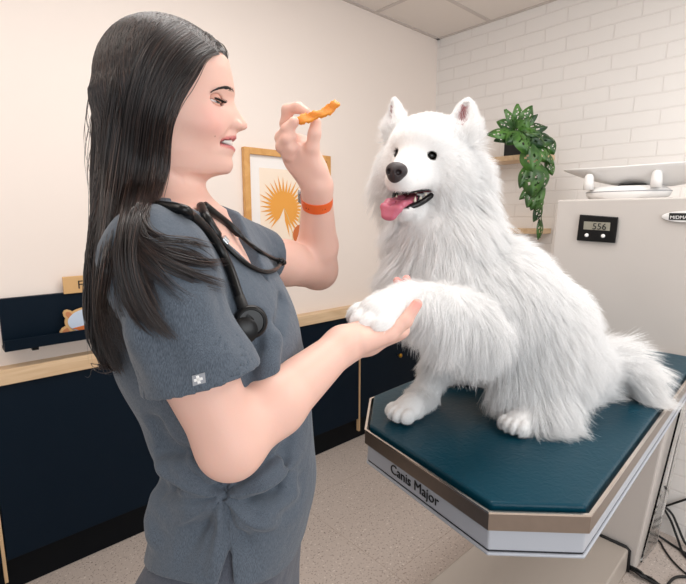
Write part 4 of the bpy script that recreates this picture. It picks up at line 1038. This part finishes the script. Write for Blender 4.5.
def cloth_mat(name, a, b_, scale=1900):
    m, nt, b = new_mat(name); L = nt.links.new
    tc = nt.nodes.new('ShaderNodeTexCoord'); mp = nt.nodes.new('ShaderNodeMapping'); mp.inputs['Scale'].default_value = (1, 1, .12)
    L(tc.outputs['Object'], mp.inputs['Vector'])
    n = nt.nodes.new('ShaderNodeTexNoise'); n.inputs['Scale'].default_value = scale; n.inputs['Detail'].default_value = 3; L(mp.outputs['Vector'], n.inputs['Vector'])
    r = nt.nodes.new('ShaderNodeValToRGB'); r.color_ramp.elements[0].color = lin(a); r.color_ramp.elements[1].color = lin(b_); r.color_ramp.elements[0].position = .35; r.color_ramp.elements[1].position = .65
    L(n.outputs['Fac'], r.inputs['Fac']); L(r.outputs['Color'], b.inputs['Base Color'])
    n2 = nt.nodes.new('ShaderNodeTexNoise'); n2.inputs['Scale'].default_value = 28; n2.inputs['Detail'].default_value = 3; L(tc.outputs['Object'], n2.inputs['Vector'])
    ad = nt.nodes.new('ShaderNodeMath'); ad.operation = 'MULTIPLY_ADD'; ad.inputs[1].default_value = .03; L(n.outputs['Fac'], ad.inputs[0]); L(n2.outputs['Fac'], ad.inputs[2])
    bp = nt.nodes.new('ShaderNodeBump'); bp.inputs['Strength'].default_value = .45; bp.inputs['Distance'].default_value = .01
    L(ad.outputs[0], bp.inputs['Height']); L(bp.outputs['Normal'], b.inputs['Normal'])
    b.inputs['Roughness'].default_value = .85; b.inputs['Specular IOR Level'].default_value = .2; b.inputs['Sheen Weight'].default_value = .15
    return m
scrub = solid_obj('scrub_top', (CV, CF), cloth_mat('heather_scrub', (66, 74, 84), (96, 105, 116)), PW)
scrub['label'] = 'short-sleeved heather grey scrub top'
# trousers
TRS = Solid()
TRS.func(torso(-.006, .70, 1.0), (-.2, .69, .8), .35, .02)
for s in (-1, 1):
    hp_ = np.array((-.205, .69, .78))+tL*s*.085; kn = hp_+tF*.015+np.array((0, 0, -.34)); an = kn-tF*.035+np.array((0, 0, -.34))
    TRS.chain([hp_, kn, an], [.104, .078, .070], .03)
TRS.func(lambda P: .06-P[:, 2], (-.2, .69, .0), 3, 0, 'i')
V, F = TRS.mesh(.006, (-.46, .42, .02), (.06, 1.0, 1.03), 1)
solid_obj('scrub_trousers', (V, F), cloth_mat('dark_scrub', (68, 72, 82), (92, 96, 106)), PW)['label'] = 'darker grey scrub trousers'
for s in (-1, 1):
    hp_ = np.array((-.205, .69, .80))+tL*s*.085; an = hp_-tF*.02+np.array((0, 0, -.72))
    sh = Solid().cap(an-tF*.03-UZ*.025, an+tF*.15-UZ*.04, .042, .034, .01).ell(an, (.045, .045, .04), None, .02)
    sh.func(lambda P: .003-P[:, 2], an, .4, 0, 'i'); V, F = sh.mesh(.006, an-.3, an+.3, 1); solid_obj('shoe', (V, F), M['blackm'], PW)
tg_ = march(CL, [(192.5, 375.5), (205.5, 372), (206.5, 382), (193.5, 385.5)])[0]-tL*.0012
tgm = MB().add([tuple(to_world(p)) for p in tg_], [(0, 1, 2, 3)]).build('sleeve_tag', mat('tag_grey', (150, 152, 158), .6), scrub)
sm_ = tgm.modifiers.new('s', 'SOLIDIFY'); sm_.thickness = .0008
cx_ = MB(); c = tg_.mean(0)-tL*.0010; ux = nz(tg_[1]-tg_[0]); uy = nz(np.cross(ux, tL)); uy = uy if uy[2] > 0 else -uy
for w_, h_ in ((.0042, .0014), (.0014, .0042)): cx_.prism([tuple(to_world(c+ux*a*w_+uy*b*h_)) for a, b in ((-1, -1), (1, -1), (1, 1), (-1, 1))], tuple(to_world(-tL*.0006)))
cx_.build('cross', M['white'], tgm)
# ------------------------------------------------------------------ things she wears or holds
ST = thing('stethoscope', 'black stethoscope draped round the neck over grey scrubs', 'stethoscope', tuple(to_world(rdz(205, 215, .62))))
OV = Solid(); OV.func(clfn, (-.1, .7, 1.1), 3, 0); OV.p += BODY.p
def onchest(pts, lift):
    Q, ok = march(OV, pts); D_ = Q-np.array((0, 0, CAMH)); D_ /= np.linalg.norm(D_, axis=1)[:, None]
    return [tuple(to_world(p)) for p in Q-D_*lift]
nb = [tuple(to_world(p)) for p in (nk1+np.array((-.055, .05, .012)), nk1+np.array((-.068, .0, .014)), nk1+np.array((-.055, -.052, .016)))]
t1 = nb+onchest([(176, 208), (192, 216), (208, 231), (222, 252), (231, 272), (239, 296), (245, 312)], .0065)
MB().tube(spline(t1, 8), .0062, 10).build('tube', M['black'], ST, smooth=True)
t2 = onchest([(201, 206), (207, 218), (216, 233), (228, 248), (244, 262), (258, 270), (268, 272), (276, 269), (281, 263)], .005)
t2 = spline(t2, 6); MB().tube(t2, [.0062 if i < len(t2)*.28 else .0034 for i in range(len(t2))], 10).build('ear_tube', M['black'], ST, smooth=True)
t3 = spline(onchest([(204, 205), (214, 213), (228, 224), (243, 238), (258, 250), (270, 257), (279, 261)], .0085), 6)
MB().tube(t3, [.0058 if i < len(t3)*.45 else .0034 for i in range(len(t3))], 10).build('ear_tube', M['black'], ST, smooth=True)
for p in (t2[-1], t3[-1]):
    e = MB(); c = Vector(p); e.lathe([(.0035, -.004), (.0055, 0), (.006, .004), (.0035, .009), (0, .010)], c, RT+UP*.2, 14).build('ear_tip', M['black'], ST, smooth=True)
cl_ = onchest([(221.5, 238.5), (226, 243.5)], .005); MB().tube(cl_, .0066, 12).build('clip', mat('silver_clip', (200, 202, 206), .25, .9), ST, smooth='auto')
cpos = Vector(onchest([(250.5, 322)], .010)[0]); ax = (-FW*.9+RT*.35+UP*.1)
cpc = MB().lathe([(.019, -.007), (.0215, -.004), (.0215, .002), (.019, .005), (.0165, .0055), (.0155, .004), (.004, .0045), (.003, .007), (0, .0072)], cpos, ax, 36).build('chest_piece', M['black'], ST, smooth='auto', angle=50)
cpb = Vector(onchest([(244, 329)], .006)[0]); MB().lathe([(.016, -.008), (.017, -.003), (.017, .003), (.012, .006), (0, .0065)], cpb+Vector((0, 0, -.002)), ax, 30).build('bell', M['black'], cpc, smooth='auto', angle=50)
MB().tube([t1[-2], t1[-1], tuple(cpos)], [.0066, .0075, .007], 12).build('stem', M['blackm'], ST, smooth=True)
# watch
fa_ = nz(eF-wF); wc = rdz(318.5, 201, .945); wc = wF+fa_*((wc-wF)@fa_)
WT = thing('wristwatch', 'orange sports strap watch on the raised wrist', 'watch', tuple(to_world(wc)))
om = mat('orange_silicone', (228, 96, 32), .5)
rr = .0315
nrm_ = nz(np.cross(fa_, np.cross((0, 0, 1.), fa_)+1e-6)); e1 = nz(np.cross(fa_, (0, 1., .05))); e2 = np.cross(fa_, e1)
def band(r0, r1, h, n=56):
    mb = MB(); P = []
    for (r, z) in ((r0, -h), (r1, -h*.9), (r1, h*.9), (r0, h)):
        P += [tuple(to_world(wc+fa_*z+e1*r*math.cos(2*math.pi*k/n)*.93+e2*r*math.sin(2*math.pi*k/n))) for k in range(n)]
    return mb.add(P, [(j*n+k, j*n+(k+1) % n, ((j+1) % 4)*n+(k+1) % n, ((j+1) % 4)*n+k) for j in range(4) for k in range(n)])
st_ = band(rr-.003, rr+.0022, .0105).build('strap', om, WT, smooth='auto')
hm = MB()
for k in range(7):
    a = math.radians(215+k*13); 
hd_ = nz(np.array((0, -1., 0))-fa_*(-fa_[1]))
for k in range(8):
    a = (k-3.2)*.17; dv = nz(hd_*math.cos(a)+np.cross(fa_, hd_)*math.sin(a)); 
    hm.lathe([(.0011, 0), (.0011, .0004)], to_world(wc+dv*(rr+.0014)), to_world(dv), 8)
hm.build('strap_holes', mat('dark_hole', (110, 40, 12), .7), st_)
sd_ = nz(np.cross(fa_, hd_)); sd_ = sd_ if sd_[0] < 0 else -sd_
wd = nz(sd_*.75-hd_*.66)
case = MB(); cu_ = nz(np.cross(fa_, wd)); 
case.prism([tuple(to_world(wc+wd*(rr-.001)+fa_*a*.017+cu_*b*.016)) for a, b in ((-1, -.7), (-.7, -1), (.7, -1), (1, -.7), (1, .7), (.7, 1), (-.7, 1), (-1, .7))], tuple(to_world(wd*.0095)))
cs = case.build('watch_case', mat('watch_alloy', (190, 190, 196), .25, .9), WT, bevel=.002)
MB().prism([tuple(to_world(wc+wd*(rr+.0084)+fa_*a*.014+cu_*b*.013)) for a, b in ((-1, -1), (1, -1), (1, 1), (-1, 1))], tuple(to_world(wd*.0008))).build('watch_glass', M['black'], cs)
# treat
tp = [(296, 121), (301, 119.5), (307, 118.5), (312, 116.5), (318, 114.5), (324, 112.5), (330, 108.5), (335, 105.5), (340, 104.5)]
wd_ = [.006, .017, .018, .016, .012, .016, .021, .015, .003]
mb = MB(); P = []; nS = 7
cen_ = [np.array(p) for p in spline([tuple(rdz(x, y, .888-.004*i)) for i, (x, y) in enumerate(tp)], 4)]
ww = np.interp(np.linspace(0, 1, len(cen_)), np.linspace(0, 1, len(wd_)), wd_)
for i, c in enumerate(cen_):
    for j in range(nS):
        v = -1+2*j/(nS-1); rag = 1+(.10*math.sin(i*.9+v*2)+.10*math.sin(i*2.1+v*5)+RNG.normal()*.05) if abs(v) == 1 else 1
        P.append(c+np.array((0, .35, .94))*v*ww[i]*rag*.55+np.array((0, 1, 0))*(.0016*math.sin(i*.5+j*.8)+.0006*math.sin(i*2.3+j*2)))
nS2 = nS
mb.v = [tuple(to_world(p)) for p in P]; mb.f = [(i*nS+j, (i+1)*nS+j, (i+1)*nS+j+1, i*nS+j+1) for i in range(len(cen_)-1) for j in range(nS-1)]
tr_ = mb.build('dog_treat', mat('dried_treat', (240, 150, 48), .45, noise=.25, nscale=130, bump=.5, bscale=220, sss=.3), smooth=True)
so = tr_.modifiers.new('s', 'SOLIDIFY'); so.thickness = .0035; so.offset = 0
tag(tr_, 'strip of orange dried treat pinched in the raised fingers', 'dog treat')
# ------------------------------------------------------------------ her hair
HS = Solid()
def capf(P):
    q = (P-KC)@HB.T; a, l, z = q.T
    e = np.sqrt(((a+.002)/np.where(a < 0, .085, .097))**2+(l/.078)**2+((z-.008)/.087)**2)-1
    # hairline: forehead, temple, then straight down in front of the ear
    hx = np.interp(z, HLz, HLa)
    return np.maximum(e*.083, (a-hx)*.8)
hl_px = [(166, 185), (168, 146), (167, 130), (173, 109), (179, 95), (190, 80), (198, 70), (206, 60), (217, 53.5), (228, 55.5), (236, 59)]
hl_l = [-.062, -.070, -.070, -.070, -.068, -.062, -.055, -.042, -.025, -.01, 0]
HLp = np.array([pl(x, y, l) for (x, y), l in zip(hl_px, hl_l)]); HLa, HLz = HLp[:, 0], HLp[:, 1]
o_ = np.argsort(HLz); HLa, HLz = HLa[o_], HLz[o_]
HS.func(capf, kp(0, 0, 0), .13, .01)
# far lock of the parting that tips over the forehead
HS.chain([kp(*[pl(205, 40)[0], .02, pl(205, 40)[1]]), kp(pl(222, 52)[0]-.004, .02, pl(222, 52)[1]), kp(pl(229, 62)[0]-.006, .03, pl(229, 62)[1])], [.014, .012, .006], .01)
cur = [((144, 105), .70, .048, .064), ((138, 150), .69, .044, .060), ((129, 200), .67, .034, .060), ((117, 250), .64, .018, .055), ((108, 300), .62, .007, .04), ((108, 335), .61, .005, .022), ((113, 358), .60, .002, .006)]
cp_ = np.array([rdz(*c[0], c[1]) for c in cur])
def curf(P):
    z = P[:, 2]; zz = cp_[::-1, 2]; g = lambda k: np.interp(z, zz, np.array(k)[::-1])
    x = P[:, 0]-g(cp_[:, 0]); y = P[:, 1]-g(cp_[:, 1]); A = g([c[2] for c in cur]); B_ = g([c[3] for c in cur])
    e = np.sqrt((x/A)**2+(y/B_)**2)-1
    return np.maximum.reduce([e*np.minimum(A, B_)*.6, z-cp_[0, 2], cp_[-1, 2]-z])
HS.func(curf, cp_.mean(0), .35, .03)
hair_dark = mat('dark_brown_hair', (30, 23, 22), .4)
hv, hf_ = HS.mesh(.004, (-.46, .40, .98), (.0, .95, 1.70), 2)
hb = solid_obj('hair', (hv, hf_), hair_dark, PW); hb['label'] = 'long straight dark brown hair'
hn = vnormals(hv, hf_)
def hair_mat():
    m, nt, b = new_mat('hair_strands'); L = nt.links.new
    hi = nt.nodes.new('ShaderNodeHairInfo'); r = nt.nodes.new('ShaderNodeValToRGB'); e = r.color_ramp.elements
    e[0].color = lin((20, 15, 15)); e[1].color = lin((74, 54, 46)); e.new(.6).color = lin((36, 27, 26))
    L(hi.outputs['Random'], r.inputs['Fac']); L(r.outputs['Color'], b.inputs['Base Color'])
    b.inputs['Roughness'].default_value = .36; b.inputs['Specular IOR Level'].default_value = .6
    return m
hmat = hair_mat()
# cover: short overlapping lengths lying on the whole mass, combed away from the parting and down
pw_ = [kp(pl(x, y)[0], l, pl(x, y)[1]) for x, y, l in ((150, 13, 0.004), (161, 14, -.002), (185, 27, -.006), (205, 42, -.008), (219, 54, -.006))]
PP, pn_ = scatter(hv, hf_, hn, np.full(len(hv), 2.6e5))
qq = (PP-KC)@HB.T
down = np.tile(np.array((0, 0, -1.)), (len(PP), 1)); side_ = np.sign(qq[:, 1]+.004)[:, None]*hL[None]
topw = np.clip((qq[:, 2]-.02)/.06, 0, 1)[:, None]*np.clip((qq[:, 0]+.10)/.05, 0, 1)[:, None]
g = down*(1-.55*topw)+(side_*.85-hF*.55)*topw-hF*.16*(np.clip((qq[:, 0]-.0)/.04, 0, 1)*np.clip((qq[:, 2]+.03)/.03, 0, 1))[:, None]
g = g-pn_*(g*pn_).sum(1)[:, None]; g /= np.maximum(np.linalg.norm(g, axis=1), 1e-6)[:, None]
K = 9; S1 = np.zeros((len(PP), K, 3)); LL = RNG.uniform(.05, .12, len(PP)); S1[:, 0] = PP+pn_*.001
cn_ = rdz(140, 130, .69)
dcur = g+RNG.normal(0, .035, PP.shape)
for k in range(1, K):
    nxt = S1[:, k-1]+dcur*(LL/(K-1))[:, None]
    f = HS.eval(nxt); eps = .002
    gr = np.stack([HS.eval(nxt+np.eye(3)[i]*eps)-f for i in range(3)], 1)/eps; gn = gr/np.maximum(np.linalg.norm(gr, axis=1), 1e-6)[:, None]
    fix = np.clip(.0012+.0018*RNG.random(len(f))-f, -.01, .01)
    nxt = nxt+gn*fix[:, None]; S1[:, k] = nxt
    t_ = nxt-S1[:, k-1]; t_ /= np.maximum(np.linalg.norm(t_, axis=1), 1e-6)[:, None]
    dcur = t_*.75+np.array((0, 0, -.25))
q1 = (S1.reshape(-1, 3)-KC)@HB.T; okz = (q1[:, 0] < np.interp(q1[:, 2], HLz, HLa)+.003).reshape(len(PP), K) | (q1[:, 2] < -.07).reshape(len(PP), K)
S1 = S1[okz.all(1) & (pn_[:, 2] > -.45)]
strands('hair_strands', S1, np.tile(np.array([.0003, .0004, .0004, .0004, .0004, .0004, .0004, .0003, .0001]), (len(S1), 1)), hmat, hb)
# long locks in front
ALLS = Solid(); ALLS.func(clfn, (-.1, .7, 1.1), 3, 0); ALLS.p += HS.p+BODY.p
def guide(pts, lift, dep=None):
    p = [(q.x, q.y) for q in spline([(x, y, 0) for x, y in pts], 5)]
    Q, ok = march(ALLS, p, .35, .9)
    D_ = Q-np.array((0, 0, CAMH)); D_ /= np.linalg.norm(D_, axis=1)[:, None]
    dq = Q[:, 1].copy()
    if dep is not None: dq = np.where(ok & (np.abs(dq-np.interp(np.linspace(0, 1, len(p)), np.linspace(0, 1, len(dep)), dep)) < .06), dq, np.interp(np.linspace(0, 1, len(p)), np.linspace(0, 1, len(dep)), dep))
    dq = dq-lift
    for _ in range(3): dq[1:-1] = (dq[:-2]+2*dq[1:-1]+dq[2:])/4
    out = np.array([rdz(x, y, d) for (x, y), d in zip(p, dq)])
    s = np.concatenate(([0], np.cumsum(np.linalg.norm(np.diff(out, axis=0), axis=1)))); u = np.linspace(0, s[-1], 26)
    return np.stack([np.interp(u, s, out[:, i]) for i in range(3)], 1)
G = [guide(p, l_, d_) for p, l_, d_ in (
 ([(219, 54), (206, 58), (193, 76), (179, 95), (171, 112), (166, 132), (166, 150), (163, 172), (157, 192), (152, 212)], .004, None),
 ([(214, 48), (198, 58), (184, 78), (172, 98), (164, 122), (161, 150), (157, 180), (148, 208), (138, 232), (134, 250)], .006, None),
 ([(205, 42), (186, 55), (171, 78), (160, 105), (154, 140), (149, 180), (139, 215), (131, 250), (139, 290), (158, 325), (178, 343)], .006, None),
 ([(190, 31), (172, 45), (157, 72), (147, 108), (141, 150), (134, 190), (127, 230), (124, 265), (133, 300), (150, 328)], .006, None),
 ([(175, 21), (155, 36), (140, 63), (130, 105), (125, 150), (118, 200), (110, 250), (103, 300), (108, 345), (123, 377)], .006, [.69, .66, .64, .62, .61, .585, .535, .505, .50, .50]),
 ([(161, 15), (141, 25), (126, 48), (116, 90), (110, 140), (107, 200), (103, 250), (101, 300), (105, 340), (120, 373)], .005, [.69, .69, .68, .66, .65, .62, .585, .56, .55, .545]),
 ([(150, 14), (130, 19), (112, 38), (103, 72), (98, 115), (96, 170), (95, 230), (95, 290), (100, 335), (116, 368)], .002, [.69, .70, .70, .70, .70, .69, .68, .66, .64, .62]))]
NS = 9500; S2 = []; 
GA = np.array(G)
for k in range(NS):
    u = RNG.random()**.95*(len(G)-1); i = min(int(u), len(G)-2); f = u-i; f = f*f*(3-2*f)*.5+f*.5
    s = GA[i]*(1-f)+GA[i+1]*f
    t0 = 0 if RNG.random() < .7 else RNG.uniform(0, .3); t1 = RNG.uniform(.80, 1.0) if RNG.random() < .8 else RNG.uniform(.5, .8)
    tt = np.linspace(t0, t1, 18)*25; a = np.floor(tt).astype(int).clip(0, 24); w = (tt-a)[:, None]; c = s[a]*(1-w)+s[a+1]*w
    if u < 1.6: tt = tt*(.80 if u < 1 else .66)
    a = np.floor(tt).astype(int).clip(0, 24); w = (tt-a)[:, None]; c = s[a]*(1-w)+s[a+1]*w
    off = RNG.normal(0, 1, 3)*np.array((.0028, .004, .002)); env = np.clip(np.linspace(t0, t1, 18)*3.5, .12, 1)[:, None]
    wob = np.sin(np.linspace(0, 1, 18)*RNG.uniform(3, 7)+RNG.uniform(0, 6))[:, None]*RNG.normal(0, .0012, 3)
    S2.append(c+(off+wob)*env)
S2 = np.array(S2)
strands('hair_strands', S2, np.tile(np.concatenate((np.full(14, .00036), [.0003, .00024, .00016, .00006])), (len(S2), 1)), hmat, hb)
# loose wisps blown over the shoulder and sleeve
W = [([(150, 190), (140, 225), (150, 246), (178, 258), (205, 263), (227, 262)], 60, .6), ([(150, 195), (136, 235), (150, 254), (180, 270), (208, 281), (233, 288)], 60, .6), ([(146, 200), (130, 240), (138, 262), (162, 282), (178, 298), (193, 312)], 40, .6),
     ([(152, 190), (144, 222), (160, 238), (190, 241), (216, 248)], 34, .5), ([(140, 205), (128, 245), (134, 285), (150, 318), (178, 343)], 90, .5), ([(150, 200), (138, 235), (146, 246), (168, 246), (196, 254), (222, 272)], 30, .5), ([(148, 200), (136, 238), (150, 262), (176, 290), (200, 302)], 26, .5),
     ([(134, 210), (122, 250), (124, 290), (138, 320), (162, 340)], 70, .5), ([(150, 205), (140, 232), (158, 262), (150, 280), (138, 278)], 10, .4), ([(144, 200), (132, 240), (136, 270), (148, 300), (160, 330)], 30, .7)]
S3 = []
for pts, n, wd in W:
    g_ = guide(pts, .004)
    tipd = RNG.normal(0, 1, (n, 3))
    for k in range(n):
        t1 = RNG.uniform(.7, 1); tt = np.linspace(0, t1, 18)*25; a = np.floor(tt).astype(int).clip(0, 24); w = (tt-a)[:, None]; c = g_[a]*(1-w)+g_[a+1]*w
        x = np.linspace(0, 1, 18)[:, None]
        sp_ = tipd[k]*wd*np.array((.0062, .0012, .0068))*(.35+1.1*x*np.exp(-x*.6)); sp_[:, 1] = np.minimum(sp_[:, 1], .001)
        S3.append(c+sp_+np.sin(x*5+k)*RNG.normal(0, .0015, 3)*np.array((1, .2, 1)))
for k in range(38):                                         # stray hairs at the back
    y0 = RNG.uniform(60, 240); x0 = 97+RNG.uniform(-3, 6); L_ = RNG.uniform(60, 150); bow = RNG.uniform(2, 12)
    pts = [(x0, y0), (x0-bow*.6, y0+L_*.3), (x0-bow, y0+L_*.65), (x0-bow*.7+RNG.uniform(-3, 6), y0+L_)]
    p = [(q_.x, q_.y) for q_ in spline([(x, y, 0) for x, y in pts], 6)]; d_ = RNG.uniform(.66, .72); ii = np.linspace(0, len(p)-1, 18).astype(int)
    S3.append(np.array([rdz(p[i][0], p[i][1], d_) for i in ii]))
S3 = np.array(S3); strands('loose_wisps', S3, np.tile(np.concatenate((np.full(13, .00032), [.00028, .00022, .00016, .0001, .00004])), (len(S3), 1)), hmat, hb)
